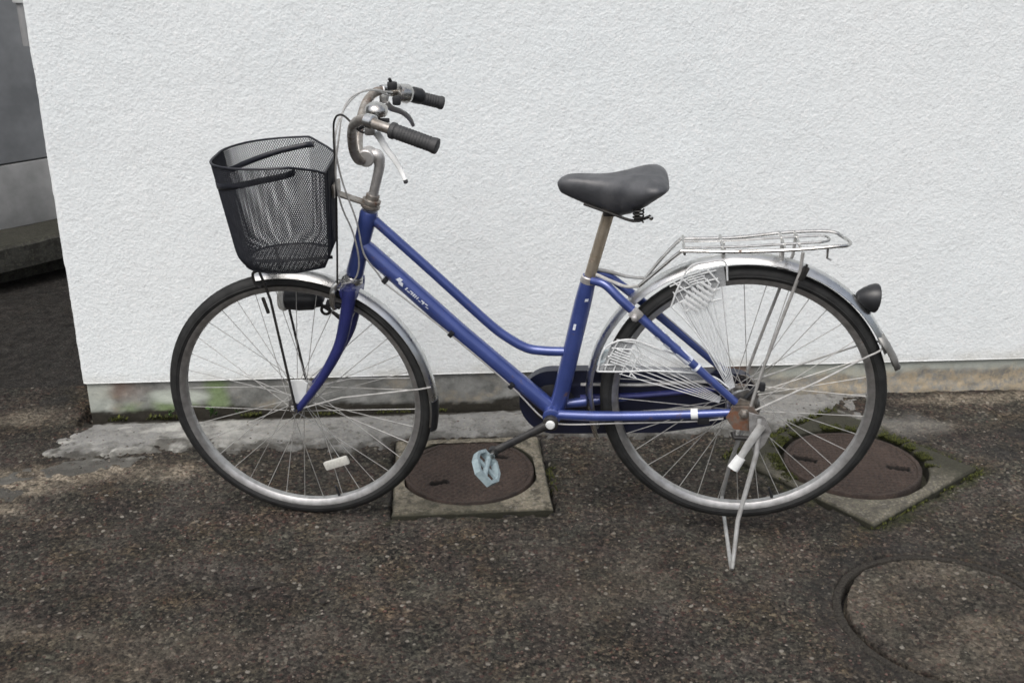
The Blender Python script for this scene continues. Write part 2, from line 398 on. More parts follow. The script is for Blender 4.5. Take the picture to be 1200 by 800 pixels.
def ground():
    xs = np.arange(-2.0, 2.5001, .005); ys = np.arange(1.2, 3.4001, .005)
    X, Y = np.meshgrid(xs, ys, indexing='ij'); x, y = X.ravel(), Y.ravel()
    z = ground_h(x, y)
    V = np.stack([x, y, z], 1); F = grid_faces(len(xs), len(ys))
    n1 = fbm(x, y, 7, 5, 21, .6); n2 = fbm(x, y, 26, 4, 31, .6); n3 = fbm(x, y, 3, 4, 41)
    tan = np.zeros_like(x)
    def blob(cx, cy, rx, ry, amp, w=.4):
        d = np.hypot((x-cx)/rx, (y-cy)/ry); return amp*sstep(1, 1-w*2, d+(n1-.5)*1.6)
    for a in ((-1.25, 2.72, .22, .10, .75), (-1.02, 2.78, .32, .08, .8), (-1.33, 3.16, .20, .10, .55), (-1.0, 2.05, .28, .06, .35), (-.55, 1.98, .4, .12, .15),
              (.30, 2.13, .4, .14, .16), (-.72, 1.9, .3, .09, .2), (1.45, 2.92, .35, .06, .35), (.72, 2.25, .25, .09, .12), (-1.20, 2.60, .10, .05, .7), (1.7, 3.10, .6, .05, .6)):
        tan = np.maximum(tan, blob(*a))
    tan = np.clip(tan*(.5+n2), 0, 1)
    moss = np.zeros_like(x)
    d1, d2 = sqdist(x, y, M1), sqdist(x, y, M2)
    moss = np.maximum(moss, (1-sstep(.0, .06, d2+(n2-.5)*.1))*sstep(.35, .6, n1)*.9)
    moss = np.maximum(moss, (1-sstep(.0, .05, d1+(n2-.5)*.08))*sstep(.5, .7, n1)*.6)
    dark = np.zeros_like(x)
    dark = np.maximum(dark, blob(1.85, 2.80, .50, .16, .85)); dark = np.maximum(dark, blob(-1.75, 3.25, .60, .40, .95))  # left-hand blob paints the alley's shade into the asphalt colour
    dark = np.maximum(dark, blob(.95, 2.20, .10, .18, .35)); dark = np.maximum(dark, blob(-.9, 1.7, .25, .12, .3))
    dark = np.maximum(dark, (1-sstep(.0, .025, abs(np.where(d1 > 0, d1, 1)))) * .8)
    dark = np.maximum(dark, (1-sstep(.0, .022, abs(np.where(d2 > 0, d2, 1)))) * .7)
    rr = np.hypot(x-BIG['c'][0], y-BIG['c'][1])
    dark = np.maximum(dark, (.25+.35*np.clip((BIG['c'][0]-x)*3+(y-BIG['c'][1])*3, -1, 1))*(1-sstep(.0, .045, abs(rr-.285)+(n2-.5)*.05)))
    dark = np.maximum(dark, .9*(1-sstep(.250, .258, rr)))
    # hairline crack from the rotated frame's near corner towards the round cover
    cr = abs((x-1.075)-(2.345-y)*.25-(n2-.5)*.02); dark = np.maximum(dark, np.where((y < 2.35) & (y > 2.22), 1-sstep(.0, .006, cr), 0)*.9)
    grey = blob(1.30, 2.96, .40, .12, .55)*.8
    # coarse apron to the horizon, sharing the fine sheet's flat rim height
    o = len(V); B = 80.
    cx = [-B, -2.0, 2.5, B]; cy = [-B, 1.2, 3.4, B]
    V2 = [(a, b, 0.) for a in cx for b in cy]; F2 = []
    for i in range(3):
        for j in range(3):
            if (i, j) != (1, 1): a = o+i*4+j; F2.append((a, a+4, a+5, a+1))
    V = np.concatenate([V, np.array(V2)]); F = np.concatenate([F, np.array(F2)])
    z16 = np.zeros(16)
    at = {k: np.concatenate([v, z16]) for k, v in dict(tan=tan, moss=moss, dark=dark, grey=grey).items()}
    at['dark'][-16:] = .85  # apron colour darkened to stand for the alley's shade
    g = link('ground', fastmesh('ground', V, F, M['asphalt'], at)); tag(g, None, None, kind='structure')
ground()

def strip_h(x, y):
    n = fbm(x, y, 6, 5, 51, .6); n2 = fbm(x, y, 30, 4, 61, .6)
    edge = 2.885+(n-.5)*.12+(n2-.5)*.06+(fbm(x, y, 80, 2, 63)-.5)*.03
    left = -1.13
    inside = sstep(-.015, .02, (y-edge))*sstep(-.05, .03, x-left-(n-.5)*.30-(n2-.5)*.12)*(1-sstep(1.10, 1.55, x+(n-.5)*.6))
    n3 = fbm(x, y, 75, 3, 65, .6); inside = inside*.85+.15*sstep(-.06, .06, y-edge)*inside
    z = -.016+.022*inside+(n2-.5)*.008+(n3-.5)*.018*(1-sstep(.0, .09, y-edge))+(n3-.5)*.003
    gap = 1-sstep(.012, .034+(n2-.5)*.02, WY+.006-y)
    z = z-.026*gap*(1-sstep(.1, .5, x))
    # splashes of cement round the corner
    for cx, cy, rx, ry in ((-1.02, 2.83, .26, .045), (-1.2, 2.76, .12, .03), (-1.22, 2.68, .10, .035), (-1.3, 2.63, .07, .03)):
        z = np.maximum(z, -.012+.016*sstep(1.1, .4, np.hypot((x-cx)/rx, (y-cy-(x-cx)*.18)/ry)+(n-.5)*2.4+(n2-.5)*1.2))
    for m in (M1, M2):
        d = sqdist(x, y, m); z = z-.05*(1-sstep(-.004, .012+.02*n2, d))
    return z
def gutter():
    xs = np.arange(-1.5, 1.75, .006); ys = np.arange(2.55, WY+.006, .006)
    X, Y = np.meshgrid(xs, ys, indexing='ij'); x, y = X.ravel(), Y.ravel(); z = strip_h(x, y)+ground_h(x, y)*.4
    n = fbm(x, y, 14, 4, 71, .6)
    moss = (1-sstep(.012, .045, WY-y))*sstep(.5, .65, n)*(1-sstep(.2, .6, x))
    moss = np.maximum(moss, (1-sstep(.01, .05, sqdist(x, y, M2)+(n-.5)*.06))*.9)
    n5 = fbm(x, y, 18, 4, 73, .6)
    pale = sstep(.48, .62, fbm(x*.7+y*.5, y*2.4-x*.6, 6, 5, 79, .65))*(1-sstep(-.85, -.35, x))*.85
    soil_and_shade = (1-sstep(.030, .048, WY-y+(n5-.5)*.04))*(1-sstep(.1, .35, x+(n5-.5)*.4))
    soil_and_shade = np.maximum(soil_and_shade, .75*sstep(.52, .66, fbm(x, y, 7, 5, 77, .6))*sstep(.10, .24, WY-y))
    ea = fbm(x, y, 6, 5, 51, .6); eb = fbm(x, y, 30, 4, 61, .6); ed_ = y-(2.885+(ea-.5)*.12+(eb-.5)*.06)
    soil_and_shade = np.maximum(soil_and_shade, .8*(1-sstep(.0, .075, ed_+(fbm(x, y, 24, 4, 87, .65)-.5)*.16)))
    g = link('concrete_gutter', fastmesh('concrete_gutter', np.stack([x, y, z], 1), grid_faces(len(xs), len(ys)), M['gutter'], dict(moss=moss*.7, soil_and_shade=soil_and_shade, pale=pale)))
    tag(g, None, None, kind='structure')
gutter()

def building():
    b = link('stucco_building', None, loc=(WX, WY, 0))
    tag(b, 'white rough stucco building wall on a low stained concrete plinth behind the bicycle', 'building')
    # wall: relief sheet in front, plain shell behind
    L, H, zb = 5.2, 3.4, .111
    xs = np.concatenate([np.arange(0, 3.2, .004), np.linspace(3.2, L, 12)]); zs = np.concatenate([np.arange(zb, 1.36, .004), np.linspace(1.36, H, 12)])
    X, Z = np.meshgrid(xs, zs, indexing='ij'); x, z = X.ravel(), Z.ravel()
    rel = (fbm(x*.8+z*.6, z*.8-x*.6, 105, 2, 3, .6)-.5)*.0012+(fbm(x, z, 5, 3, 13)-.5)*.004
    e = np.minimum(x, z-zb); rel = rel*sstep(-.01, .012, e)
    y = -rel
    stain = np.clip((1-sstep(.0, .05, z-zb+(fbm(x, z, 12, 4, 14)-.5)*.05))*.6, 0, 1)
    # round the arris a little and let it wander
    y = y+.004*(1-sstep(0, .01, x)); xx = x+(fbm(z*0, z, 14, 3, 15)-.5)*.006*(1-sstep(0, .03, x))
    V = np.stack([xx, y, z], 1); F = grid_faces(len(xs), len(zs)); F = F[:, ::-1] if False else F
    nz = len(zs); o = len(V)
    # left return, right return, underside lip
    left = np.stack([np.full(nz, .0), np.full(nz, 6.0), zs], 1); 
    V = np.concatenate([V, left]); 
    a = np.arange(nz-1); Fl = np.stack([a, a+1, o+a+1, o+a], 1)
    lip = np.stack([xs, np.full(len(xs), .03), np.full(len(xs), zb)], 1); o2 = len(V); V = np.concatenate([V, lip])
    k = np.arange(len(xs)-1); Fb = np.stack([k*nz, (k+1)*nz, o2+k+1, o2+k], 1)
    st = np.concatenate([stain, np.zeros(len(left)+len(lip))])
    F = np.concatenate([F, Fl, Fb])
    link('wall', fastmesh('wall', V, F, M['wall'], dict(stain=st)), b)
    sh = MB(); sh.box((L/2+.02, 3.05, H/2+.08), (L-.06, 5.95, H-.1)); obj('wall_core', sh, M['wall'], b)
    # plinth
    xs = np.arange(.006, 3.4, .008); zs = np.linspace(-.05, zb, 24); X, Z = np.meshgrid(xs, zs, indexing='ij'); x, z = X.ravel(), Z.ravel()
    n = fbm(x, z*2, 9, 5, 81, .6); n2 = fbm(x, z, 50, 4, 83, .6)
    y = .010-(n2-.5)*.006-.012*(1-sstep(0, .05, z+(n-.5)*.06))*sstep(1.6, 2.3, x)
    wx = x+WX
    tan = np.clip(sstep(.95, 1.3, wx)*(1-sstep(.055, .095, z+(n-.5)*.07+(fbm(x*3, z*.4, 16, 3, 85)-.5)*.05))+.5*sstep(.55, .72, n), 0, 1)
    rust = sstep(.72, .80, wx+(n-.5)*.1)*(1-sstep(.93, 1.0, wx+(n-.5)*.1))*sstep(.055, .085, z+(n2-.5)*.05)*.8
    rust = np.maximum(rust, .35*(1-sstep(.0, .12, abs(wx+1.03)+(n-.5)*.12))*sstep(.03, .08, z))
    al = sstep(.3, .55, n2+.25)*(1-sstep(.03, .09, abs(wx+.86)+(n-.5)*.08))*(1-sstep(.02, .085, z))*.85
    al = np.maximum(al, (1-sstep(.01, .05, abs(wx+.72)+(n-.5)*.05))*.8); al = np.maximum(al, (1-sstep(.0, .06, abs(wx+.99)+(n2-.5)*.05))*(1-sstep(.02, .05, z))*.6)
    pale = (1-sstep(.5, 1.0, np.hypot((wx+.84)/.12, (z-.055)/.032)+(n-.5)*.6))*.8
    pale = np.maximum(pale, .6*(1-sstep(.06, .10, x+(n-.5)*.05))); pale = np.maximum(pale, .5*sstep(.95, 1.15, wx)*sstep(.06, .08, z+(n-.5)*.05))
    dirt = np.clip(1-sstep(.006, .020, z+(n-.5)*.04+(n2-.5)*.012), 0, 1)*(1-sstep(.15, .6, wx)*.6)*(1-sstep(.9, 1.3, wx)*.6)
    o = link('plinth', fastmesh('plinth', np.stack([x, y, z], 1), grid_faces(len(xs), len(zs)), M['plinth'], dict(tan=tan, rust=rust, algae=al, pale=pale, dirt=dirt)), b)
    ps = MB(); ps.box((2.6, 3.0, .03), (5.18, 5.97, .158)); obj('plinth_core', ps, M['ledge'], b)
    # downpipe end on the return wall, just round the corner
    dp = MB(); dp.tube([(-.035, .10, 1.115), (-.035, .10, 3.3)], .017, 14); o = obj('drainpipe', dp, M['lowerwall'], b)
    br = MB(); br.lathe([(0, .024), (.003, .026), (.2, .026), (.203, .024)], (-.035, .10, 1.232), (0, 0, 1), 16); br.box((-.012, .10, 1.30), (.03, .02, .02), .003)
    obj('pipe_collar', br, M['white'], o)
building()

def far_wall():
    a = R(46); dr = Vector((math.sin(a), math.cos(a), 0)); nr = Vector((dr.y, -dr.x, 0))
    b = link('grey_wall', None); b.matrix_world = Matrix((dr, -nr, Vector((0, 0, 1)))).transposed().to_4x4(); b.location = (-1.817, 4.342, 0)
    tag(b, 'plain grey rendered wall in the shaded alley beyond the left corner of the white building', 'wall')
    k = MB()
    N = 160; xs = np.linspace(-4, 5, N)
    prof = [(.16, -.05), (.16, .085), (.0, .095), (-.004, .19), (.004, .206), (.10, .212), (.20, .214)]
    V = []; 
    for i, x in enumerate(xs):
        for j, (yy, zz) in enumerate(prof):
            V.append((x, yy+(fbm(x, j*.7, 5, 4, 91)-.5)*.03*(1 < j < 5)+.0, zz+(fbm(x, j*.9, 6, 4, 93)-.5)*.02*(j > 2)))
    me = fastmesh('concrete_kerb', np.array(V), grid_faces(N, len(prof)), M['ledge'], dict(moss=np.array([.15+.5*(j >= 4) for i in range(N) for j in range(len(prof))])))
    me.set_sharp_from_angle(angle=R(28)); link('concrete_kerb', me, b)
    w = MB(); w.box((.5, .30, .345), (9, .2, .266), .004); obj('lower_wall', w, M['lowerwall'], b)
    w = MB(); w.box((.5, .302, 2.00), (9, .2, 3.03), .004); obj('upper_wall', w, M['greywall'], b)
far_wall()

# ------------------------------------------------------------------ manholes
def square_frame(m, bev=.006, th=.05):
    V = []; F = []; N = 96
    def ring(fn): 
        i0 = len(V)
        for k in range(N): V.append(fn(2*PI*k/N))
        return i0
    c0 = Vector((m['cc'][0]-m['c'][0], m['cc'][1]-m['c'][1], 0)); rm = Matrix.Rotation(-m['rot'], 3, 'Z'); c0 = rm @ c0
    def sq(a, h, z):
        c, s = math.cos(a), math.sin(a); q = h/max(abs(c), abs(s)); j = (random.random()-.5)*.003
        return (c*q+j, s*q+j, z+(random.random()-.5)*.0015)
    def ci(a, r, z): return (c0.x+r*math.cos(a), min(c0.y+r*math.sin(a), m['h']-.004), z)
    r = m['r']; h = m['h']
    rs = [ring(lambda a: sq(a, h, -th)), ring(lambda a: sq(a, h, -bev)), ring(lambda a: sq(a, h-bev, 0)), ring(lambda a: sq(a, h-.03, .001))]
    def lerp(t): return lambda a: tuple(p*(1-t)+q*t for p, q in zip(sq(a, h-.03, .001), ci(a, r+m['gap']+.006, .0)))
    rs += [ring(lerp(t)) for t in (.17, .33, .5, .67, .83)]
    rs += [
          ring(lambda a: ci(a, r+m['gap']+.006, .0)), ring(lambda a: ci(a, r+m['gap']+.001, -.004)), ring(lambda a: ci(a, r+m['gap'], -.04)), ring(lambda a: ci(a, r-.03, -.042))]
    for a, b in zip(rs, rs[1:]):
        for k in range(N): F.append((a+k, a+(k+1) % N, b+(k+1) % N, b+k))
    mb = MB(); mb.add(V, F); return mb
def cover_mesh(r, slots, dots=True):
    # disc of a grid with a sunk key slot and cast relief
    N = 200; xs = np.linspace(-r, r, N); X, Y = np.meshgrid(xs, xs, indexing='ij')
    # map square grid to disc
    u, v = X/r, Y/r; x = r*u*np.sqrt(1-v*v/2); y = r*v*np.sqrt(1-u*u/2); x = x.ravel(); y = y.ravel()
    rr = np.hypot(x, y)
    z = (fbm(x, y, 25, 4, 101)-.5)*.004+(fbm(x, y, 120, 2, 103)-.5)*.0025
    z = z+.0022*(sstep(.93*r, .94*r, rr))-.003*(1-sstep(.0, .003, abs(rr-.925*r)))
    if dots:
        z = z+.0030*np.clip(np.sin(x*2*PI/.022)*np.sin(y*2*PI/.022), 0, .5)*2*(rr < .9*r)
    soil_and_shade = .5*sstep(.93*r, 1.0*r, rr)*sstep(.4, .6, fbm(x, y, 12, 4, 107))
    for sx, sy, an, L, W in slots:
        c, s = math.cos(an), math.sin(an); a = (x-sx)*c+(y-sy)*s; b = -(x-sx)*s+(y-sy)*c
        soil_and_shade = np.maximum(soil_and_shade, (1-sstep(L-.001, L+.005, abs(a)))*(1-sstep(W-.001, W+.004, abs(b))))  # shade inside the key slots, painted near-black onto the iron
        z = z-.022*(1-sstep(L-.006, L+.001, abs(a)))*(1-sstep(W-.004, W+.002, abs(b)))
    z = z-.03*(rr > .999*r)
    return np.stack([x, y, z], 1), grid_faces(N, N), soil_and_shade
def manhole(m, label, mat, slots, ztop):
    e = link('manhole', None, loc=(m['c'][0], m['c'][1], ztop), rot=(0, 0, m['rot']))
    tag(e, label, 'manhole', 'square concrete manholes with rusty lids')
    sf = square_frame(m); fr = link('concrete_frame', None, e) if False else None
    me = sf.mesh('concrete_frame', mat, 30)
    co = np.array([v.co[:] for v in me.vertices]); n = fbm(co[:, 0]+m['c'][0]*5, co[:, 1], 9, 4, 111)
    moss_and_shade = sstep(-.26, -.02, co[:, 0]+co[:, 1]+(n-.5)*.5)*.95 if m is M2 else sstep(.60, .70, n)*.6
    moss_and_shade = np.maximum(moss_and_shade, (co[:, 2] < -.003)*1.0)  # gap and side faces below the top painted dark as shade
    at = me.attributes.new('moss', 'FLOAT', 'POINT'); at.data.foreach_set('value', moss_and_shade.astype(np.float32))  # attribute carries real moss plus the painted gap shade
    link('concrete_frame', me, e)
    V, F, soil_and_shade = cover_mesh(m['r'], slots)
    c0 = Matrix.Rotation(-m['rot'], 3, 'Z') @ Vector((m['cc'][0]-m['c'][0], m['cc'][1]-m['c'][1], 0))
    link('iron_cover', fastmesh('iron_cover', V, F, M['iron'], dict(soil_and_shade=soil_and_shade)), e, loc=(c0.x, c0.y, -.004))
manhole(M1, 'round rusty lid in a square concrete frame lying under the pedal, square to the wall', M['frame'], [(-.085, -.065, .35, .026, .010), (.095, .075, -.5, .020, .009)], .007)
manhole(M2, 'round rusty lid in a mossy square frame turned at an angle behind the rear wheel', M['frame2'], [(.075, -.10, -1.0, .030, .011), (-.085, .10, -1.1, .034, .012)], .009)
def big_cover():
    e = link('manhole', None, loc=(BIG['c'][0], BIG['c'][1], 0))
    tag(e, 'large round chamber cover filled with asphalt, flush with the ground at the right', 'manhole')
    N = 220; r = BIG['r']; xs = np.linspace(-r, r, N); X, Y = np.meshgrid(xs, xs, indexing='ij'); u, v = X/r, Y/r
    x = (r*u*np.sqrt(1-v*v/2)).ravel(); y = (r*v*np.sqrt(1-u*u/2)).ravel(); rr = np.hypot(x, y)
    wob = (fbm(x+5, y, 30, 3, 121)-.5)
    z = .004+(fbm(x+3, y, 40, 3, 5)-.5)*.007+(fbm(x+3, y, 130, 2, 8)-.5)*.004-.03*sstep(r-.005, r, rr+wob*.008)
    n1 = fbm(x, y, 9, 5, 123, .6)
    link('asphalt_infill', fastmesh('asphalt_infill', np.stack([x, y, z], 1), grid_faces(N, N), M['asphalt'],
         dict(tan=.07+.16*sstep(.45, .7, n1), moss=n1*0, dark=n1*0, grey=n1*0)), e)
    mb = MB(); prof = [(.2390, -.03), (.2390, -.004), (.2415, .0002), (.255, -.0005), (.262, -.006), (.264, -.03)]
    vs = []; fs = []; N = 160
    for k in range(N):
        a = 2*PI*k/N
        for q, (rr_, zz) in enumerate(prof):
            j = (float(fbm(math.cos(a)*4+q, math.sin(a)*4, 3, 3, 125))-.5)
            vs.append(((rr_+j*.006)*math.cos(a), (rr_+j*.006)*math.sin(a), zz+j*.004))
    n = len(prof)
    for k in range(N):
        for q in range(n-1): fs.append((k*n+q, ((k+1) % N)*n+q, ((k+1) % N)*n+q+1, k*n+q+1))
    mb.add(vs, fs); me = mb.mesh('rim_ring', M['ringiron'], 40); link('rim_ring', me, e)
def ring_mat():
    m = NT('grimy_iron_ring'); f = m.noise(150, 5, .8)
    m.bump(f, .9, .006); return m.fin(m.mix(m.ramp(f, .3, .7), (.005, .005, .005, 1), (.075, .068, .058, 1)), .9, Specular_IOR_Level=.2)
M['ringiron'] = ring_mat()
big_cover()

# ------------------------------------------------------------------ loose aggregate, moss, weeds
def scatter_stones(n, x0, x1, y0, y1, smin, smax):
    x = rng.uniform(x0, x1, n); y = rng.uniform(y0, y1, n)
    # more of them in dirty patches
    keep = rng.random(n) < .25+.9*sstep(.4, .65, fbm(x, y, 4, 4, 131))
    keep &= ~((y > 2.9) & (x > -1.1) & (rng.random(n) < .75))
    for m in (M1, M2): keep &= sqdist(x, y, m) > .004
    rr = np.hypot(x-BIG['c'][0], y-BIG['c'][1]); keep &= (abs(rr-.254) > .022)
    x, y = x[keep], y[keep]; n = len(x)
    s = smin+(smax-smin)*rng.random(n)**3
    z = ground_h(x, y); inb = np.hypot(x-BIG['c'][0], y-BIG['c'][1]) < .24; z = np.where(inb, .004, z); on = (strip_h(x, y)+.4*ground_h(x, y)); z = np.where((x > -1.5) & (x < 1.75) & (y > 2.55), np.maximum(z, on), z)
    base = np.array([(1, 0, 0), (.3, .95, .1), (-.8, .55, -.1), (-.75, -.6, .1), (.35, -.9, 0), (0.1, 0.05, .62), (0, 0, -.6)], float)
    tri = np.array([(0, 1, 5), (1, 2, 5), (2, 3, 5), (3, 4, 5), (4, 0, 5), (1, 0, 6), (2, 1, 6), (3, 2, 6), (4, 3, 6), (0, 4, 6)])
    an = rng.uniform(0, 2*PI, n); c, sn = np.cos(an), np.sin(an)
    P = base[None]*(1+.35*(rng.random((n, 7, 3))-.5)); P = P*s[:, None, None]; P[:, :, 2] *= .8
    X = P[:, :, 0]*c[:, None]-P[:, :, 1]*sn[:, None]+x[:, None]; Y = P[:, :, 0]*sn[:, None]+P[:, :, 1]*c[:, None]+y[:, None]; Z = P[:, :, 2]+(z-.05*s)[:, None]
    V = np.stack([X, Y, Z], 2).reshape(-1, 3); F = (tri[None]+7*np.arange(n)[:, None, None]).reshape(-1, 3)
    return V, F
V, F = scatter_stones(40000, -1.9, 2.0, 1.45, 3.1, .0010, .0050)
g = link('loose_gravel', fastmesh('loose_gravel', V, F, M['pebble'], smooth=False)); tag(g, None, None, kind='stuff')

def moss_clumps():
    pts = []
    def along(p, q, n, spread, h):
        for _ in range(n):
            t = rng.random(); a = np.array(p)*(1-t)+np.array(q)*t
            if vnoise(a[0]*14, a[1]*14, 4) < .42: continue
            pts.append((a[0]+rng.normal(0, spread), a[1]+rng.normal(0, spread), h*(.4+rng.random()), 0))
    c = np.array(M2['c']); cs, sn = math.cos(M2['rot']), math.sin(M2['rot']); Rm = np.array([[cs, -sn], [sn, cs]])
    k = [c+Rm@(np.array(v)*(M2['h']+.004)) for v in ((-1, -1), (1, -1), (1, 1), (-1, 1))]
    cc = np.array(M2['cc'])
    for a0, a1, n in ((R(-12), R(95), 4200), (R(120), R(205), 2600)):
        for _ in range(n):
            a = a0+(a1-a0)*rng.random(); 
            if vnoise(a*9, 3.3, 5) < .3: continue
            r = M2['r']+.012+abs(rng.normal(0, .016)); pts.append((cc[0]+r*math.cos(a), cc[1]+r*math.sin(a), .006*(.4+rng.random()), .008))
    along(k[1], k[0], 300, .006, .007); along(k[1], k[2], 400, .006, .005); along(k[3], k[2], 700, .010, .010); along(k[1], k[0]*.3+k[1]*.7, 420, .008, .006)
    along((-1.05, WY-.014), (-.55, WY-.014), 420, .006, .009); along((-.5, WY-.014), (.0, WY-.014), 260, .006, .007)
    c1 = np.array(M1['c']); h = M1['h']+.008
    along(c1+(h, .2), c1+(h, -.1), 260, .01, .006); along(c1+(h-.08, h-.1), c1+(h-.02, h-.16), 200, .015, .006)
    n = len(pts); P = np.array(pts)
    z0 = np.maximum(ground_h(P[:, 0], P[:, 1]), -.01); z0 = np.where(P[:, 3] > 0, P[:, 3], z0)
    st = strip_h(P[:, 0], P[:, 1]); z0 = np.where((P[:, 1] > 2.9) & (P[:, 3] == 0) & (P[:, 0] < 1.3), np.maximum(z0, st), z0)
    V = []; F = []
    for i in range(n):
        x, y, hh, _ = P[i]
        for b in range(3):
            a = rng.uniform(0, 2*PI); w = hh*.40; lx, ly = math.cos(a)*hh*.8, math.sin(a)*hh*.8
            o = len(V); V += [(x-math.sin(a)*w, y+math.cos(a)*w, z0[i]-.002), (x+math.sin(a)*w, y-math.cos(a)*w, z0[i]-.002), (x+lx, y+ly, z0[i]+hh*(.5+.5*rng.random()))]
            F.append((o, o+1, o+2))
    g = link('moss', fastmesh('moss', np.array(V), np.array(F), M['moss'], smooth=False)); tag(g, None, None, kind='stuff')
moss_clumps()

def leaf(mb, base, d, L, w, droop=.3):
    d = np.array(d, float); d /= np.linalg.norm(d); side = np.cross(d, (0, 0, 1.)); side /= np.linalg.norm(side)+1e-9
    b = np.array(base, float); V = []
    for t, ww in ((0, .1), (.3, .8), (.6, 1.), (.85, .55), (1., .05)):
        p = b+d*L*t+np.array((0, 0, -droop*L*t*t)); V += [p-side*w*ww, p+np.array((0, 0, -.12*w)), p+side*w*ww]
    F = []
    for i in range(4):
        for k in range(2): a = i*3+k; F.append((a, a+1, a+4, a+3))
    mb.add(V, F)
def weed(x, y, n, s, label):
    e = link('weed', None, loc=(x, y, -.002)); tag(e, label, 'weed', 'weeds along the foot of the wall')
    for i in range(n):
        mb = MB(); a = rng.uniform(PI, 2*PI) if i < n*.7 else rng.uniform(0, PI)
        el = rng.uniform(.5, 1.3); b = (rng.normal(0, s*.12), rng.normal(0, s*.06), s*rng.uniform(.0, .5))
        leaf(mb, b, (math.cos(a)*math.cos(el), math.sin(a)*math.cos(el)*.6, math.sin(el)), s*rng.uniform(.35, .7), s*rng.uniform(.10, .18)); obj('leaf', mb, M['leaf'], e, 60)
weed(-.735, WY-.020, 12, .055, 'small green weed at the foot of the plinth just behind the front tyre')
weed(-.87, WY-.016, 7, .032, 'tiny green weed in the dark crack left of the front wheel')
weed(-.66, WY-.018, 8, .030, 'tiny weed in the plinth crack seen inside the front wheel rim')
def dead_leaf(x, y, s, label):
    mb = MB(); a = rng.uniform(0, 2*PI); z = float(ground_h(np.array([x]), np.array([y]))[0])+.004
    leaf(mb, (0, 0, .002), (math.cos(a), math.sin(a), .25), s*1.6, s*.6, .15); leaf(mb, (0, 0, .003), (math.cos(a+1.3), math.sin(a+1.3), .5), s, s*.4, .3)
    o = obj('dead_leaf', mb, M['deadleaf'], None, 60, loc=(x, y, z)); tag(o, label, 'leaf', 'dark scraps lying on the asphalt')
dead_leaf(-.458, 2.186, .014, 'dark curled scrap of leaf on the asphalt below the front wheel')
dead_leaf(-.29, 2.11, .012, 'small dark leaf scrap on the asphalt left of the square manhole\'s near edge')
dead_leaf(-.62, 1.86, .011, 'dark scrap of leaf at the lower left edge of the asphalt')
dead_leaf(1.47, 2.45, .010, 'tiny dark scrap on the asphalt right of the mossy manhole')
dead_leaf(-.075, 2.915, .016, 'dark flake on the concrete gutter above the square manhole')

# ================================================================== THE BICYCLE  (local: x = front hub -> rear hub, y = away from the camera, z = up)
bike = link('bicycle', None)
tag(bike, 'blue step-through city bicycle with black mesh front basket and chrome rear rack by the wall', 'bicycle')
bike.matrix_world = Matrix(((0.985011, 0.172238, -0.009310, -.364880), (-0.172489, 0.983576, -0.053163, 2.538547), (0.0, 0.053972, 0.998543, -.001328), (0, 0, 0, 1)))
RW = .335; FH = (0, 0, RW); RH = (1.0847, 0, .3917)
def P(name, mb, mat, parent=bike, sharp=35, **k): return obj(name, mb, M[mat] if isinstance(mat, str) else mat, parent, sharp, **k)

# --- frame
BB = (.634, 0, .333)
fr = MB(); fr.lathe([(-.037, .019), (-.035, .022), (.035, .022), (.037, .019)], BB, (0, 1, 0), 24)
frame = P('frame', fr, 'blue')
t = MB(); t.lathe([(0, .0195), (.006, .0215), (.03, .0205), (.09, .0190), (.135, .0205), (.160, .0215), (.166, .0195)], (.161, 0, .673), (.047, 0, .161), 24); P('head_tube', t, 'blue', frame)
t = MB(); t.tube([(.180, 0, .7525), (.199, 0, .735), (.41, 0, .5345), (.632, 0, .338)], [.0190, .0208, .0215, .0205], 22); P('down_tube', t, 'blue', frame); 
t = MB(); t.tube([(.212, 0, .815), (.35, 0, .685), (.474, 0, .566), (.522, 0, .527), (.570, 0, .500), (.612, 0, .494), (.660, 0, .494)], .0115, 16, n=8); P('top_tube', t, 'blue', frame)
t = MB(); t.tube([(.637, 0, .325), (.652, 0, .37), (.700, 0, .61), (.712, 0, .668), (.7165, 0, .690)], [.0205, .0205, .0205, .0185, .0160], 22, n=6); P('seat_tube', t, 'blue', frame)
t = MB(); t.lathe([(0, .0165), (.002, .0185), (.016, .0185), (.018, .0165)], (.7125, 0, .672), (.0372, 0, .186), 20); t.tube([(.722, -.020, .682), (.735, -.020, .684)], .006, 8); P('seat_clamp', t, 'stem', frame)
for s in (-1, 1):
    t = MB(); t.tube([(.648, s*.026, .336), (.75, s*.042, .346), (.90, s*.060, .366), (1.062, s*.068, .386)], [.0125, .0125, .0115, .0095], 14, n=6); P('chain_stay', t, 'blue', frame)
    t = MB(); t.tube([(.722, s*.017, .685), (.755, s*.030, .680), (.80, s*.045, .643), (.90, s*.056, .558), (1.066, s*.066, .412)], [.009, .0105, .011, .0105, .009], 14, n=6); P('seat_stay', t, 'blue', frame)
    t = MB(); t.plate([(1.055, s*.069-.003, .40), (1.075, s*.069-.003, .425), (1.105, s*.069-.003, .415), (1.118, s*.069-.003, .385), (1.10, s*.069-.003, .355), (1.06, s*.069-.003, .365)], .006); P('dropout', t, 'rusty', frame)
t = MB()                                               # brake bolt bridge and reflector band wraps on the stay
t.box((.826, -.058, .622), (.026, .012, .026), .003, Matrix.Rotation(R(42), 4, 'Y')); t.lathe([(0, .007), (.012, .007), (.014, .004)], (.823, -.062, .618), (0, -1, 0), 12); P('stay_clamp', t, 'stem', frame)
def on_axis(A, B, t): return tuple(a+(b-a)*t for a, b in zip(A, B))
A_, B_ = (.80, -.045, .643), (1.066, -.066, .412)
for t0, t1 in ((.30, .33), (.37, .42), (.47, .58), (.63, .65)):
    t = MB(); t.tube([on_axis(A_, B_, t0), on_axis(A_, B_, t1)], .0126, 14); P('stay_sticker', t, 'decal', frame)
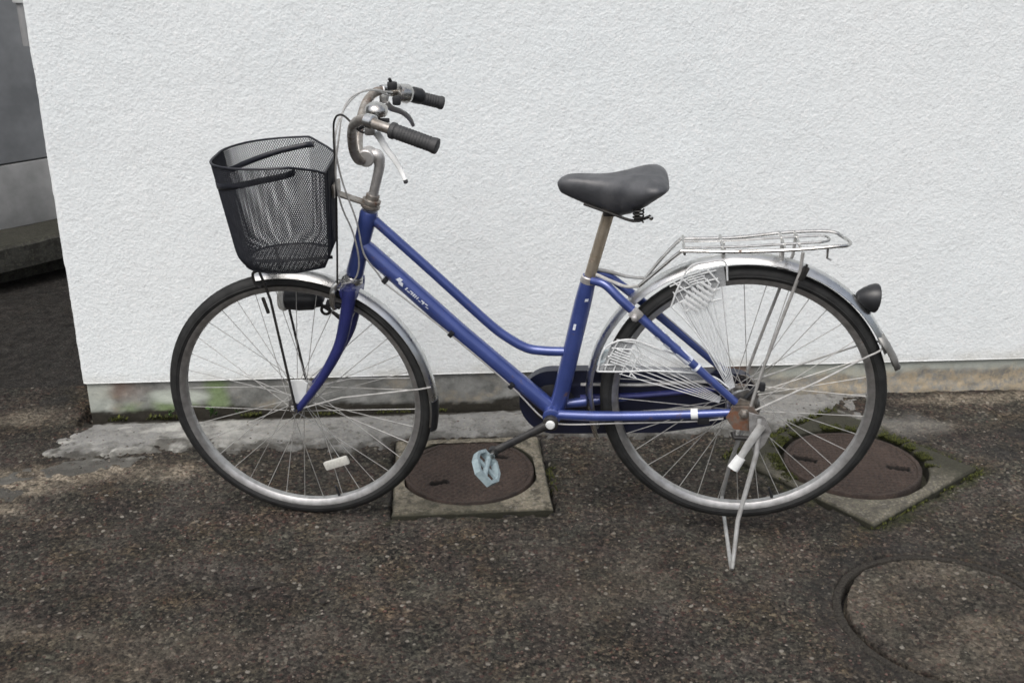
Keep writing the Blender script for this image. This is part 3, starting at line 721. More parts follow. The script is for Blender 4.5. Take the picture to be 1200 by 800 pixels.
t = MB(); t.tube([(.965, -.0640, .3748), (.981, -.0648, .3768)], .0130, 14); P('cable_band', t, 'white', frame)
t = MB(); t.box((.995, -.064, .362), (.028, .016, .022), .004); P('cable_stop', t, 'black', frame)
# worn white lettering on the down tube: too worn to read, so only its emblem and the row of strokes
def on_tube(t_along, ang, lift=.0004, A=(.199, .735), B=(.632, .338), r=.0213):
    ax = np.array([B[0]-A[0], 0, B[1]-A[1]]); ax /= np.linalg.norm(ax); up = np.array([-ax[2], 0, ax[0]]); up = up if up[2] > 0 else -up
    p = np.array([A[0], 0, A[1]])+ax*t_along
    return p+(np.array([0, -1, 0])*math.cos(ang)+up*math.sin(ang))*(r+lift)
dc = MB()
def stroke(t0, t1, a0, a1, sh=.0, n=3):
    V = []; F = []
    for i in range(n+1):
        a = a0+(a1-a0)*i/n; k = sh*i/n
        V += [on_tube(t0+k, a), on_tube(t1+k, a)]
    for i in range(n): F.append((2*i, 2*i+1, 2*i+3, 2*i+2))
    dc.add(V, F)
stroke(.090, .100, -.05, .42, .004); stroke(.101, .114, -.22, .16, -.004)
for i, (w, a0, a1) in enumerate(((.004, -.25, .12), (.009, -.25, -.12), (.009, -.0, .12), (.004, -.25, .12), (.004, -.25, .12), (.003, -.25, .12), (.003, -.22, .12), (.008, -.25, -.14), (.008, -.02, .12), (.004, -.25, .12), (.008, .0, .12), (.008, -.25, -.13))):
    p = .121+i*.0058; stroke(p, p+w, a0, a1, .001)
P('lettering', dc, 'decal', frame)
t = MB(); 
def on_seat(z, a, l=.0006):
    f = (z-.335)/(.692-.335); return np.array([.645+f*.072, 0, z])+np.array([math.sin(a), -math.cos(a), 0])*(.0205+l)
for (z0, z1, a0, a1) in ((.633, .640, .1, .5), (.560, .575, -.5, -.2)):
    t = MB(); t.add([on_seat(z0, a0), on_seat(z0, a1), on_seat(z1, a1), on_seat(z1, a0)], [(0, 1, 2, 3)]); P('paint_chip', t, 'decal', frame)

# --- headset, fork
t = MB(); t.lathe([(0, .019), (.004, .0225), (.009, .0225), (.010, .0185), (.014, .0185), (.015, .0215), (.022, .0215), (.024, .016), (.034, .016)], (.2085, 0, .838), (.047, 0, .161), 24); P('headset', t, 'rusty')
t = MB(); t.lathe([(0, .0215), (.004, .0235), (.007, .0235), (.008, .0205), (.011, .0225), (.014, .0225), (.016, .020)], (.1555, 0, .655), (.047, 0, .161), 24); P('lower_headset', t, 'chrome')
t = MB(); t.box((.152, 0, .638), (.038, .100, .036), .012, Matrix.Rotation(R(-16), 4, 'Y')); fork = P('fork', t, 'bluefork')
for s in (-1, 1):
    t = MB(); t.tube([(.158, s*.043, .652), (.156, s*.045, .633), (.142, s*.047, .567), (.124, s*.050, .507), (.089, s*.052, .443), (.054, s*.054, .391), (.012, s*.056, .337)], [.0165, .0165, .0155, .0140, .0120, .0105, .0090], 16, n=6)
    t.plate([(.020, s*.057-.002, .345), (.010, s*.057-.002, .350), (-.010, s*.057-.002, .336), (-.004, s*.057-.002, .324), (.010, s*.057-.002, .326)], .004); P('fork_blade', t, 'bluefork', fork)

# --- wheels
def wheel(name, c, spoke_n=36, phase=0., steel='rim'):
    t = MB(); cx = .3175
    t.sweep([(.312, -.0135), (.3095, -.0150), (.300, -.0130), (.293, -.0075), (.291, 0), (.293, .0075), (.300, .0130), (.3095, .0150), (.312, .0135), (.302, .0100), (.2985, 0), (.302, -.0100)], 0, 2*PI, 120, full=True)
    w = P(name, t, steel, loc=c)
    t = MB(); prof = []
    for k in range(18):
        a = 2*PI*k/18; rr = .0178; prof.append((cx+rr*math.cos(a), rr*math.sin(a)*1.0))
    t.sweep(prof, 0, 2*PI, 140, full=True)
    for s in (-1, 1): t.sweep([(cx-.004, s*.0176), (cx-.002, s*.0186), (cx+.000, s*.0176)], 0, 2*PI, 120, full=True)   # side-wall ridge
    t.sweep([(cx+.0172, -.0050), (cx+.0186, -.0045), (cx+.0186, .0045), (cx+.0172, .0050)], 0, 2*PI, 120, full=True)
    P('tyre', t, 'rubber', w)
    t = MB(); t.lathe([(-.050, .005), (-.0495, .012), (-.036, .012), (-.034, .021), (-.031, .021), (-.027, .0125), (.027, .0125), (.031, .021), (.034, .021), (.036, .012), (.0495, .012), (.05, .005)], (0, 0, 0), (0, 1, 0), 22)
    t.lathe([(-.072, .0035), (-.071, .0048), (.071, .0048), (.072, .0035)], (0, 0, 0), (0, 1, 0), 10); P('hub', t, 'hub', w)
    ms = []
    for s in (-1, 1):
        for d in (-1, 1):
            t = MB(); a = d*R(62)
            p0 = (.0195*math.cos(a), s*.0325+d*.001, .0195*math.sin(a)); p1 = (.2915, s*.002, 0.)
            t.tube([p0, (.10, s*.0225, .0195*math.sin(a)*.68), p1], .00098, 5, n=0); ms.append(t.mesh('spoke', M['wire']))
    for i in range(spoke_n):
        o = link('spoke', ms[i % 4], w, rot=(0, phase+2*PI*i/spoke_n, 0))
    t = MB(); a = -1.35+phase; t.tube([(.292*math.cos(a), 0, .292*math.sin(a)), (.262*math.cos(a), 0, .262*math.sin(a))], [.004, .003], 8); P('valve', t, 'black', w)
    return w
fw = wheel('front_wheel', FH, phase=.05)
rw = wheel('rear_wheel', RH, phase=.12)
t = MB(); t.box((0, 0, 0), (.068, .012, .024), .0055, Matrix.Rotation(R(-21), 4, 'Y')); P('wheel_reflector', t, 'amber', fw, loc=(.080, -.006, .155-RW))
t = MB()                                               # roller hub dynamo shell on the far side of the front hub
t.lathe([(0, .020), (.004, .027), (.030, .027), (.034, .022), (.040, .010)], (0.0, .022, 0), (0, 1, 0), 26); P('hub_shell', t, 'stem', fw)
t = MB(); t.plate([(-.012, -.050, .408), (.024, -.050, .412), (.037, -.050, .402), (.030, -.050, .372), (.012, -.050, .345), (.002, -.050, .350), (-.006, -.050, .375)], .006); P('hub_plate', t, 'white', bike)
for s in (-1, 1):
    t = MB(); t.lathe([(0, .011), (.006, .011), (.007, .008), (.013, .006), (.014, .002)], (0, s*.058, RW), (0, s, 0), 6); P('axle_nut', t, 'chrome')
# rear: drum brake on the near side, sprocket on the far side
t = MB(); t.lathe([(0, .030), (.002, .040), (.016, .041), (.020, .038), (.022, .020)], (0, -.036, 0), (0, -1, 0), 36); P('brake_drum', t, 'chrome', rw)
t = MB(); t.tube([(.004, -.060, .030), (.020, -.064, .052), (.037, -.066, .064)], [.006, .005, .004], 10); t.box((.038, -.066, .064), (.014, .012, .022), .004); P('brake_arm', t, 'black', rw)
t = MB(); t.plate([(-.040, -.058, -.010), (-.030, -.058, .034), (.006, -.058, .052), (.034, -.058, .036), (.030, -.058, -.006), (0, -.058, -.026)], .004); P('brake_plate', t, 'hub', rw)
t = MB(); t.lathe([(0, .040), (.003, .040)], (0, .040, 0), (0, 1, 0), 32); P('sprocket', t, 'rusty', rw)
t = MB(); t.lathe([(0, .0135), (.009, .0135), (.010, .009), (.018, .0065), (.019, .003)], (RH[0], -.073, RH[2]), (0, -1, 0), 6); P('axle_nut', t, 'rusty')
t = MB(); t.lathe([(0, .012), (.006, .012), (.015, .006), (.016, .003)], (RH[0], .073, RH[2]), (0, 1, 0), 6); P('axle_nut', t, 'rusty')
t = MB(); t.plate([(1.045, -.082, .378), (1.060, -.082, .408), (1.102, -.082, .410), (1.125, -.082, .385), (1.110, -.082, .345), (1.065, -.082, .350)], .007); P('axle_plate', t, 'rustplate')

# --- fenders
def fender_prof(R0, hw, drop, n=8, th=.0012):
    o = [(R0-drop*(abs(y/hw)**2.2), y) for y in np.linspace(-hw, hw, n*2+1)]
    i = [(r-th, y*.97) for r, y in o[::-1]]
    return o+i
t = MB(); t.sweep(fender_prof(.3475, .026, .014), R(104), R(-9), 60, (0.001, 0, RW-.001)); ff = P('front_fender', t, 'stainless', sharp=50)
t = MB(); t.sweep(fender_prof(.362, .028, .015), R(200), R(23), 90, (RH[0]-.009, 0, RH[2]+.004)); rf = P('rear_fender', t, 'stainless', sharp=50)
t = MB(); t.sweep(fender_prof(.3500, .024, .012, th=.003), R(3), R(-11), 12, (0.001, 0, RW-.001)); P('mudflap', t, 'black', ff)
t = MB()
V = []
for a, r0, hw in ((31, .3590, .0275), (25, .3640, .029), (19.5, .3700, .026), (14.5, .3740, .013)):
    for y in (-hw, -hw*.5, 0, hw*.5, hw):
        rr = r0-.014*abs(y/hw)**2.2; V.append((RH[0]-.004+rr*math.cos(R(a)), y, RH[2]+.002+rr*math.sin(R(a))))
t.add(V, [(i*5+k, i*5+k+1, i*5+k+6, i*5+k+5) for i in range(3) for k in range(4)]); o = P('mudflap', t, 'flap', rf); so_ = o.modifiers.new('thick', 'SOLIDIFY'); so_.thickness = .003
for s in (-1, 1):
    t = MB(); t.tube([(.012, s*.060, .337), (.12, s*.052, .370), (.315, s*.030, .392), (.338, s*.026, .396)], .0021, 8); P('fender_stay', t, 'wire', ff)
    t = MB(); t.tube([(1.100, s*.075, .392), (1.250, s*.055, .470), (1.360, s*.033, .530), (1.372, s*.029, .534)], .0024, 8); P('fender_stay', t, 'wire', rf)
t = MB(); t.tube([(1.372, -.029, .534), (1.388, -.022, .542), (1.394, 0, .544), (1.388, .022, .542), (1.372, .029, .534)], .0024, 8, n=4); P('stay_loop', t, 'wire', rf)
t = MB(); t.lathe([(0, .009), (.004, .014), (.014, .0215), (.026, .0285), (.038, .0330), (.044, .0335), (.0455, .0325), (.0440, .030)], (1.321, 0, .662), (1, .10, -.12), 28); rl = P('rear_reflector', t, 'black')
t = MB(); t.lathe([(0, .0295), (.002, .028), (.003, .01)], (1.3640, .0043, .6568), (1, .10, -.12), 26); P('reflector_lens', t, 'lens', rl)
t = MB(); t.tube([(1.330, 0, .655), (1.322, 0, .640), (1.312, 0, .645)], .004, 8); P('reflector_bracket', t, 'wire', rl)

# --- seat
t = MB(); t.tube([(.7085, 0, .655), (.754, 0, .835), (.760, 0, .862)], .0132, 18); P('seat_post', t, 'post')
def saddle():
    #       s     top    bot   half-width
    K = [(.640, .912, .900, .006), (.645, .920, .888, .016), (.662, .929, .880, .024), (.690, .931, .868, .029), (.725, .930, .852, .034), (.755, .931, .842, .042), (.785, .935, .838, .060), (.815, .940, .846, .084), (.842, .943, .862, .098), (.862, .941, .880, .099), (.876, .934, .893, .088), (.884, .925, .902, .066), (.887, .915, .907, .030)]
    K = np.array(K); ts = np.linspace(0, len(K)-1, 61); S = []
    for q in range(4):
        S.append(np.interp(ts, np.arange(len(K)), K[:, q]))
    for q in range(4):
        v = S[q]; 
        for _ in range(3): v[1:-1] = .25*v[:-2]+.5*v[1:-1]+.25*v[2:]
    n = 28; V = []; F = []
    for i in range(61):
        s, zt, zb, w = (S[q][i] for q in range(4)); zm = zt-(zt-zb)*.36
        for k in range(n):
            a = 2*PI*k/n; c, sn = math.cos(a), math.sin(a)
            yy = w*math.copysign(abs(c)**.75, c)
            if sn >= 0: zz = zm+(zt-zm)*abs(sn)**.8-.006*(w/.1)*0
            else: zz = zm-(zm-zb)*abs(sn)**.85; yy *= 1-.42*abs(sn)**1.2
            if sn > .3: zz -= .005*math.exp(-(yy/.012)**2)*(1 if i > 22 else .3)       # central relief channel
            V.append((s+.010*(sn < 0)*abs(sn)*(1 if i > 30 else -.2)*-1, yy, zz))
    for i in range(60):
        for k in range(n): F.append((i*n+k, i*n+(k+1) % n, (i+1)*n+(k+1) % n, (i+1)*n+k))
    F.append(tuple(range(n))); F.append(tuple(60*n+k for k in range(n))[::-1])
    t = MB(); t.add(V, F); sd_ = P('saddle', t, 'saddle', sharp=60)
    for s in (-1, 1):
        t = MB(); pts = [(.822+.011*math.cos(a), s*.058+.011*math.sin(a), .842+.0012*a) for a in np.linspace(0, 8*PI, 60)]; t.tube(pts, .0022, 6); P('saddle_spring', t, 'blacksteel', sd_)
        t = MB(); t.tube([(.700, s*.018, .868), (.760, s*.024, .850), (.812, s*.050, .842), (.846, s*.060, .856)], .0035, 8, n=5); P('saddle_rail', t, 'blacksteel', sd_)
    t = MB(); t.box((.762, 0, .855), (.038, .046, .030), .006); P('saddle_clamp', t, 'blacksteel', sd_)
    t = MB(); t.lathe([(0, .005), (.012, .005), (.013, .003)], (.846, -.078, .862), (.3, -1, 0), 8); P('saddle_bolt', t, 'chrome', sd_)
saddle()

# --- chain case, cranks
t = MB(); out = []
for k in range(25):
    a = R(95)+R(170)*k/24; out.append((BB[0]+.086*math.cos(a), .040, BB[2]+.088*math.sin(a)))
out += [(.70, .040, .249), (.90, .040, .262), (1.03, .040, .290), (1.075, .040, .318)]
for k in range(9):
    a = R(-60)+R(150)*k/8; out.append((1.07+.060*math.cos(a), .040, .372+.062*math.sin(a)))
out += [(.90, .040, .430), (.75, .040, .428)]
t.plate(out, .030); cc = P('chain_case', t, 'navy')
t = MB(); t.tube([(.70, .0385, .352), (.85, .0385, .366), (1.03, .0385, .392)], .0075, 8); P('case_rib', t, 'bluefork', cc)
t = MB(); t.tube([(.70, .0385, .388), (.85, .0385, .394), (1.02, .0385, .412)], .0045, 8); P('case_rib', t, 'wire', cc)
t = MB(); t.tube([(.70, .0385, .306), (.85, .0385, .318), (1.02, .0385, .340)], .0045, 8); P('case_rib', t, 'wire', cc)
t = MB(); t.lathe([(0, .050), (.003, .055), (.004, .05)], (BB[0], .036, BB[2]), (0, -1, 0), 40); P('chain_ring', t, 'crank', cc)
crank = None
for s in (-1, 1):
    A = np.array((BB[0], s*.066, BB[2])); B = np.array((BB[0]-.134*(-s), s*.080, BB[2]-.074*(-s)))
    if s < 0: B = np.array((.497, -.082, .257))
    else: B = np.array((.771, .082, .409))
    t = MB(); t.tube([A, A*.6+B*.4, B], [.0125, .0095, .0105], 12, ry=.7); t.lathe([(0, .017), (.004, .019), (.016, .019), (.018, .016)], A-np.array((0, s*.012, 0)), (0, s, 0), 20); t.lathe([(0, .0125), (.015, .0125)], B-np.array((0, s*.007, 0)), (0, s, 0), 14)
    o = P('crank_arm', t, 'crank')
    t = MB(); t.lathe([(0, .0115), (.003, .0115), (.006, .009), (.007, .003)], A+np.array((0, s*.006, 0)), (0, s, 0), 18); P('dust_cap', t, 'white', o)
    # pedal: hexagonal slab on a spindle
    t = MB(); ln, hw, th = .050, .040, .0085
    an = R(-50) if s < 0 else R(20)
    e1 = np.array((math.cos(an), 0, math.sin(an))); e3 = np.array((-math.sin(an), 0, math.cos(an))); e2 = np.array((0, 1., 0)); C_ = B+np.array((-.010 if s < 0 else 0, s*.060, -.010 if s < 0 else 0))
    def q(a, b, c): return C_+e1*a+e2*b+e3*c
    hexo = [(-hw*.55, -ln), (hw*.55, -ln), (hw, -ln*.35), (hw, ln*.35), (hw*.55, ln), (-hw*.55, ln), (-hw, ln*.35), (-hw, -ln*.35)]
    def ringbar(pts, k, th):
        V = []; n = len(pts)
        for sc_, z in ((1, -th), (1, th), (k, th), (k, -th)):
            V += [q(a*sc_, b*sc_, z) for a, b in pts]
        F = [(r*n+i, r*n+(i+1) % n, ((r+1) % 4)*n+(i+1) % n, ((r+1) % 4)*n+i) for r in range(4) for i in range(n)]
        t.add(V, F)
    ringbar(hexo, .82, th)
    t.tube([q(0, -ln*.9, 0), q(0, ln*.9, 0)], .0075, 10)
    t.tube([q(-hw*.9, 0, 0), q(hw*.9, 0, 0)], [.005, .005], 6, ry=1.6)
    P('pedal', t, 'pedal', o, 15)
    t = MB(); t.tube([B, B+np.array((0, s*.022, 0))], .0065, 10); P('pedal_spindle', t, 'chrome', o)

# --- rear rack
rk = MB(); rk.tube([(.829, -.052, .689), (.872, -.056, .732), (.914, -.060, .774), (.93, -.060, .779), (1.033, -.060, .781), (1.145, -.060, .788), (1.254, -.056, .799), (1.281, -.034, .795), (1.291, 0, .790), (1.281, .034, .790), (1.254, .056, .795), (1.158, .060, .788), (1.044, .060, .772), (.935, .060, .766), (.919, .060, .761), (.880, .056, .716), (.845, .052, .668)], .0040, 9, n=5)
rack = P('rear_rack', rk, 'chrome')
for y in (-.022, .022):
    t = MB(); t.tube([(.926, y, .773), (1.04, y, .779), (1.15, y, .789), (1.225, y, .796)], .0030, 8, n=4); P('rack_rail', t, 'chrome', rack)
t = MB(); t.tube([(1.225, -.022, .796), (1.243, -.012, .797), (1.243, .012, .797), (1.225, .022, .796)], .0030, 8, n=4); P('rack_rail', t, 'chrome', rack)
for x, z in ((.927, .772), (1.012, .776), (1.145, .787), (1.178, .790)):
    t = MB(); t.tube([(x, -.060, z), (x, .060, z)], .0033, 8); P('rack_crossbar', t, 'chrome', rack)
t = MB(); t.tube([(1.235, -.052, .796), (1.236, -.052, .770), (1.246, -.052, .766)], .0028, 8); P('rack_hook', t, 'chrome', rack)
for x, z0, z1 in ((1.016, .776, .742), (1.146, .786, .730)):
    t = MB(); t.tube([(x, -.012, z0), (x, -.012, z1)], .004, 8); t.tube([(x, .012, z0), (x, .012, z1)], .004, 8); t.box((x, 0, z1), (.018, .034, .005), .001); P('rack_foot', t, 'wire', rack)
for s in (-1, 1):
    t = MB(); t.tube([(1.182, s*.060, .786-.002), (1.180, s*.060, .735), (1.119, s*.066, .497), (1.098, s*.076, .400)], [.0040, .0040, .0038, .0038], 8); P('rack_stay', t, 'wire', rack)
    t = MB(); t.tube([(.829+.016*(s > 0), s*.052, .689-.021*(s > 0)), (.80, s*.042, .683-.008*(s > 0)), (.765, s*.028, .690), (.732, s*.017, .700)], [.0040, .0040, .0045, .0045], 8, n=4); P('rack_arm', t, 'wire', rack)
t = MB(); t.box((1.188, -.060, .735), (.014, .012, .034), .003, Matrix.Rotation(R(20), 4, 'Y')); t.tube([(1.188, -.064, .742), (1.193, -.064, .758)], .003, 8); P('rack_bracket', t, 'blacksteel', rack)

# --- clear coat guard: two lattice fans either side of the stay
gd = MB(); yg = -.047
def pol(r, a): return (RH[0]+r*math.cos(R(a)), yg, RH[2]+r*math.sin(R(a)))
gd.tube([(.742, yg, .468), (.752, yg, .517), (.777, yg, .544), (.820, yg, .553), (.875, yg, .535), (.94, yg, .515)], .0024, 7, n=6)
gd.tube([(.742, yg, .468), (.80, yg, .470), (.881, yg, .476), (1.00, yg, .470), (1.05, yg, .440)], .0022, 7, n=5)
gd.tube([(.905, yg, .640), (.919, yg, .690), (.942, yg, .738), (.980, yg, .750), (1.017, yg, .752), (1.026, yg, .708)], .0024, 7, n=6)
gd.tube([(.905, yg, .640), (.945, yg, .60), (.985, yg, .55), (1.04, yg, .47)], .0020, 7, n=5)
guard = P('coat_guard', gd, 'guard')
def sheet_mat():
    m = NT('clear_plastic_sheet'); return m.fin(m.mix(m.noise(60, 4), (.60, .63, .65, 1), (.80, .82, .84, 1)), .35, Alpha=.24)
M['sheet'] = sheet_mat()
for poly in ([(.745, .47), (.755, .513), (.777, .540), (.82, .550), (.90, .520), (1.03, .440), (.88, .474)], [(.91, .645), (.922, .690), (.944, .735), (.98, .747), (1.014, .749), (1.022, .71), (1.045, .47)]):
    t = MB(); t.plate([(x, yg+.004, z) for x, z in poly], .0012); P('guard_sheet', t, 'sheet', guard)
lt = MB()
for a in np.linspace(166, 152, 6): lt.tube([pol(.30, a), pol(.16, a+1), pol(.055, a+6)], .0011, 5)
for a in np.linspace(122, 108, 7): lt.tube([pol(.335, a), pol(.18, a+1), pol(.055, a+6)], .0011, 5)
for r in (.335, .315, .295, .275): lt.tube([pol(r, a) for a in np.linspace(166, 152, 5)], .0016, 5)
for r in (.35, .33, .305, .28): lt.tube([pol(r, a) for a in np.linspace(122, 104, 5)], .0016, 5)
for a in np.linspace(164, 152, 4): lt.tube([pol(.34, a), pol(.30, a-3), pol(.26, a+2)], .0020, 5)
for a in np.linspace(120, 107, 5): lt.tube([pol(.355, a), pol(.32, a-3), pol(.28, a+2)], .0022, 5)
P('guard_lattice', lt, 'guard', guard)['kind'] = 'stuff'
for cx_, cz_, w_, h_, an_ in ((.795, .507, .050, .034, 20), (.966, .668, .058, .060, 35), (.955, .715, .040, .030, -20)):
    for k in range(6):
        rm_ = Matrix.Rotation(R(an_), 4, 'Y'); off = rm_ @ Vector((0, 0, h_*(k/5-.5)))
        t = MB(); t.box((cx_+off.x, yg-.003, cz_+off.z), (w_*(1-.12*abs(k-2)), .0025, h_*.11), .001, rm_); P('guard_slat', t, 'guard', guard)

# --- centre stand
t = MB(); t.tube([(1.120, -.088, .385), (1.120, -.100, .298), (1.088, -.130, .130), (1.080, -.172, .022), (1.079, -.166, .0135), (1.079, 0, .004), (1.079, .166, -.004), (1.080, .172, .006), (1.088, .130, .130), (1.120, .100, .298), (1.115, .088, .385)], [.0062, .0062, .0055, .005, .005, .005, .005, .005, .0055, .0062, .0062], 10)
st = P('kickstand', t, 'silver')
t = MB(); t.plate([(1.095, -.092, .400), (1.132, -.092, .390), (1.150, -.092, .352), (1.138, -.092, .318), (1.122, -.092, .296), (1.112, -.092, .300), (1.100, -.092, .350)], .005); P('stand_bracket', t, 'hubsilver', st)
t = MB(); t.tube([(1.127, -.096, .370), (1.100, -.105, .325), (1.076, -.118, .282)], [.011, .010, .008], 10, ry=.45); lv = P('foot_lever', t, 'silver', st)
t = MB(); t.tube([(1.083, -.115, .294), (1.066, -.122, .266)], [.0125, .0145], 12, ry=.7); P('lever_tip', t, 'white', lv)
t = MB(); t.tube([(1.062, -.086, .345), (1.066, -.094, .334), (1.105, -.094, .334), (1.108, -.086, .345)], .006, 8); P('stand_spring', t, 'blacksteel', st)

# --- front: handlebar assembly frame (turned a little towards the camera)
HB = Matrix.Translation((.225, 0, .957)) @ Matrix.Rotation(R(8.5), 4, 'Z') @ Matrix.Rotation(R(-3.8), 4, 'X')
t = MB(); t.tube([(.213, 0, .852), (.232, 0, .918), (.2375, 0, .944), (.233, 0, .962), (.215, 0, .961)], [.0112, .0115, .0125, .0150, .0140], 18, n=5); t.lathe([(-.021, .017), (-.019, .0195), (.019, .0195), (.021, .017)], (.211, 0, .960), (0, 1, 0), 22)
P('stem', t, 'stem')
hb_pts = [(-.015, -.002, .002), (-.030, -.018, -.002), (-.038, -.046, .022), (-.035, -.100, .066), (-.024, -.155, .100), (-.006, -.192, .117), (.013, -.214, .118), (.034, -.230, .112), (.070, -.251, .103), (.148, -.276, .078)]
full = hb_pts[::-1]+[(x, -y, z) for x, y, z in hb_pts[1:]]
t = MB(); t.tube(full, .0108, 14, n=5); hbar = P('handlebar', t, 'rusty', mtx=HB)
for s in (-1, 1):
    t = MB(); a = np.array((.058, s*.247, .106)); b = np.array((.152, s*.279, .0765)); ax = b-a; L = np.linalg.norm(ax)
    prof = [(0, .0150), (.003, .0172), (.010, .0172), (.013, .0150)]
    for k in range(12): prof += [(.016+k*.0066, .0148), (.018+k*.0066, .0156), (.0205+k*.0066, .0156)]
    prof += [(L-.006, .0168), (L, .0160), (L+.002, .010)]
    t.lathe(prof, a, ax, 20); P('grip', t, 'grip', hbar)
    # brake lever
    t = MB()
    if s < 0: t.tube([(.026, -.205, .094), (.035, -.200, .078), (.046, -.210, .060), (.061, -.222, .042), (.075, -.229, .019), (.083, -.241, .001)], [.0085, .0075, .0068, .0062, .0055, .0042], 10, n=4, ry=.6); m_ = 'white'
    else: t.tube([(.020, .200, .090), (.030, .203, .078), (.055, .216, .066), (.072, .230, .048), (.080, .241, .028)], [.0085, .0078, .0070, .0064, .0048], 10, n=4, ry=.6); m_ = 'stainless'
    o = P('brake_lever', t, m_, hbar)
    if s < 0: t = MB(); t.lathe([(0, .0045), (.006, .005), (.008, .002)], (.083, -.241, .002), (.3, -.1, -1), 10); P('lever_end', t, 'grip', o)
    t = MB(); t.lathe([(-.011, .0125), (-.009, .0150), (.009, .0150), (.011, .0125)], (.016, s*.216, .118), (.6, -s*.5, -.05) if False else (.8, s*.55, -.12), 18); t.box((.014, s*.210, .102), (.022, .020, .026), .005); P('lever_clamp', t, 'stainless', hbar)
# bell on the near side, gear changer on the far side
t = MB(); t.lathe([(-.022, .008), (-.008, .010), (-.006, .022), (.004, .0245), (.011, .0225), (.017, .0155), (.020, .007), (.0205, .001)], (.022, -.120, .122), (.1, -.15, 1), 28)
o = P('bell', t, 'chrome', hbar)
t = MB(); t.tube([(-.028, -.118, .082), (.0, -.12, .098), (.020, -.12, .106)], .006, 10); t.box((.034, -.125, .104), (.030, .008, .010), .003); P('bell_bracket', t, 'black', o)
t = MB(); t.lathe([(-.018, .016), (-.015, .0215), (.010, .0235), (.017, .020), (.022, .014)], (.060, .222, .110), (.85, .5, -.2), 24); o = P('gear_changer', t, 'chrome', hbar)
t = MB(); t.lathe([(0, .0175), (.004, .0195), (.026, .0195), (.032, .0165)], (.076, .250, .104), (.85, .4, -.3), 20); P('twist_collar', t, 'black', o)
t = MB(); t.box((.036, .195, .132), (.024, .018, .020), .005); t.tube([(.036, .195, .134), (.030, .190, .150)], .004, 8); P('gear_lever', t, 'black', o)
t = MB(); t.box((.045, .190, .098), (.020, .020, .022), .005); P('cable_clamp', t, 'black', o)

# --- cables
cb = MB(); cb.tube([(.262, -.196, 1.062), (.235, -.16, 1.06), (.19, -.10, 1.075), (.160, -.060, 1.060), (.1505, -.050, 1.02), (.147, -.050, .90), (.138, -.048, .76), (.131, -.046, .668)], .0024, 7, n=6)
cable = P('brake_cable', cb, 'blacksteel')
for pts, m_ in (([(.232, .17, 1.060), (.195, .10, 1.088), (.165, .02, 1.068), (.148, -.03, 1.01), (.158, -.040, .92), (.185, -.038, .82), (.196, -.034, .74), (.225, -.030, .690), (.235, -.028, .672)], 'wire'),
               ([(.240, .16, 1.070), (.205, .06, 1.095), (.178, -.03, 1.085), (.163, -.060, 1.01), (.150, -.056, .93), (.156, -.050, .86), (.176, -.040, .79), (.184, -.036, .72), (.170, -.036, .675), (.138, -.036, .662)], 'wire'),
               ([(.232, -.028, .672), (.390, -.028, .541), (.533, -.028, .411), (.612, -.032, .329), (.663, -.040, .318), (.80, -.052, .335), (.967, -.064, .355), (1.04, -.074, .372)], 'wire')):
    t = MB(); t.tube(pts, .0021, 7, n=6); P('brake_cable', t, m_)
for s_, u_ in ((.240, .672), (.392, .541), (.535, .410)):
    t = MB(); t.box((s_, -.024, u_-.001), (.012, .014, .014), .002, Matrix.Rotation(R(43), 4, 'Y')); P('cable_clip', t, 'black', frame)
# front calliper
t = MB(); t.tube([(.135, -.030, .668), (.118, -.034, .650), (.112, -.034, .615), (.116, -.030, .595)], [.006, .008, .008, .006], 10, n=4, ry=.7); t.tube([(.135, .030, .668), (.118, .034, .650), (.112, .034, .615)], [.006, .008, .008], 10, n=4, ry=.7); t.tube([(.132, -.032, .668), (.130, .032, .668)], .006, 8)
o = P('front_calliper', t, 'stainless')
t = MB(); t.box((.112, -.026, .606), (.036, .012, .014), .003, Matrix.Rotation(R(15), 4, 'Y')); P('brake_pad', t, 'black', o)
t = MB(); t.lathe([(0, .007), (.010, .007), (.011, .004)], (.118, -.038, .640), (0, -1, 0), 8); P('calliper_bolt', t, 'chrome', o)
# dynamo lamp hung on the far side of the front wheel
t = MB(); t.tube([(-.030, .062, .578), (0, .062, .580), (.040, .062, .580), (.060, .062, .572)], [.026, .030, .027, .012], 18, n=4); o = P('headlight', t, 'black')
t = MB(); t.lathe([(0, .028), (.008, .030), (.016, .026), (.018, .010)], (-.032, .062, .578), (-1, 0, -.05), 22); P('lamp_lens', t, 'amber', o)
t = MB(); t.tube([(.055, .062, .566), (.085, .062, .545), (.110, .058, .535), (.145, .052, .545)], .0045, 8, n=5); t.tube([(.066+.011*math.cos(a), .060, .553+.011*math.sin(a)) for a in np.linspace(0, 2*PI, 14)][:-1], .004, 6, closed=True); t.tube([(.080, .062, .548), (.105, .062, .526), (.140, .055, .525)], .0035, 8, n=4); P('lamp_bracket', t, 'blacksteel', o)

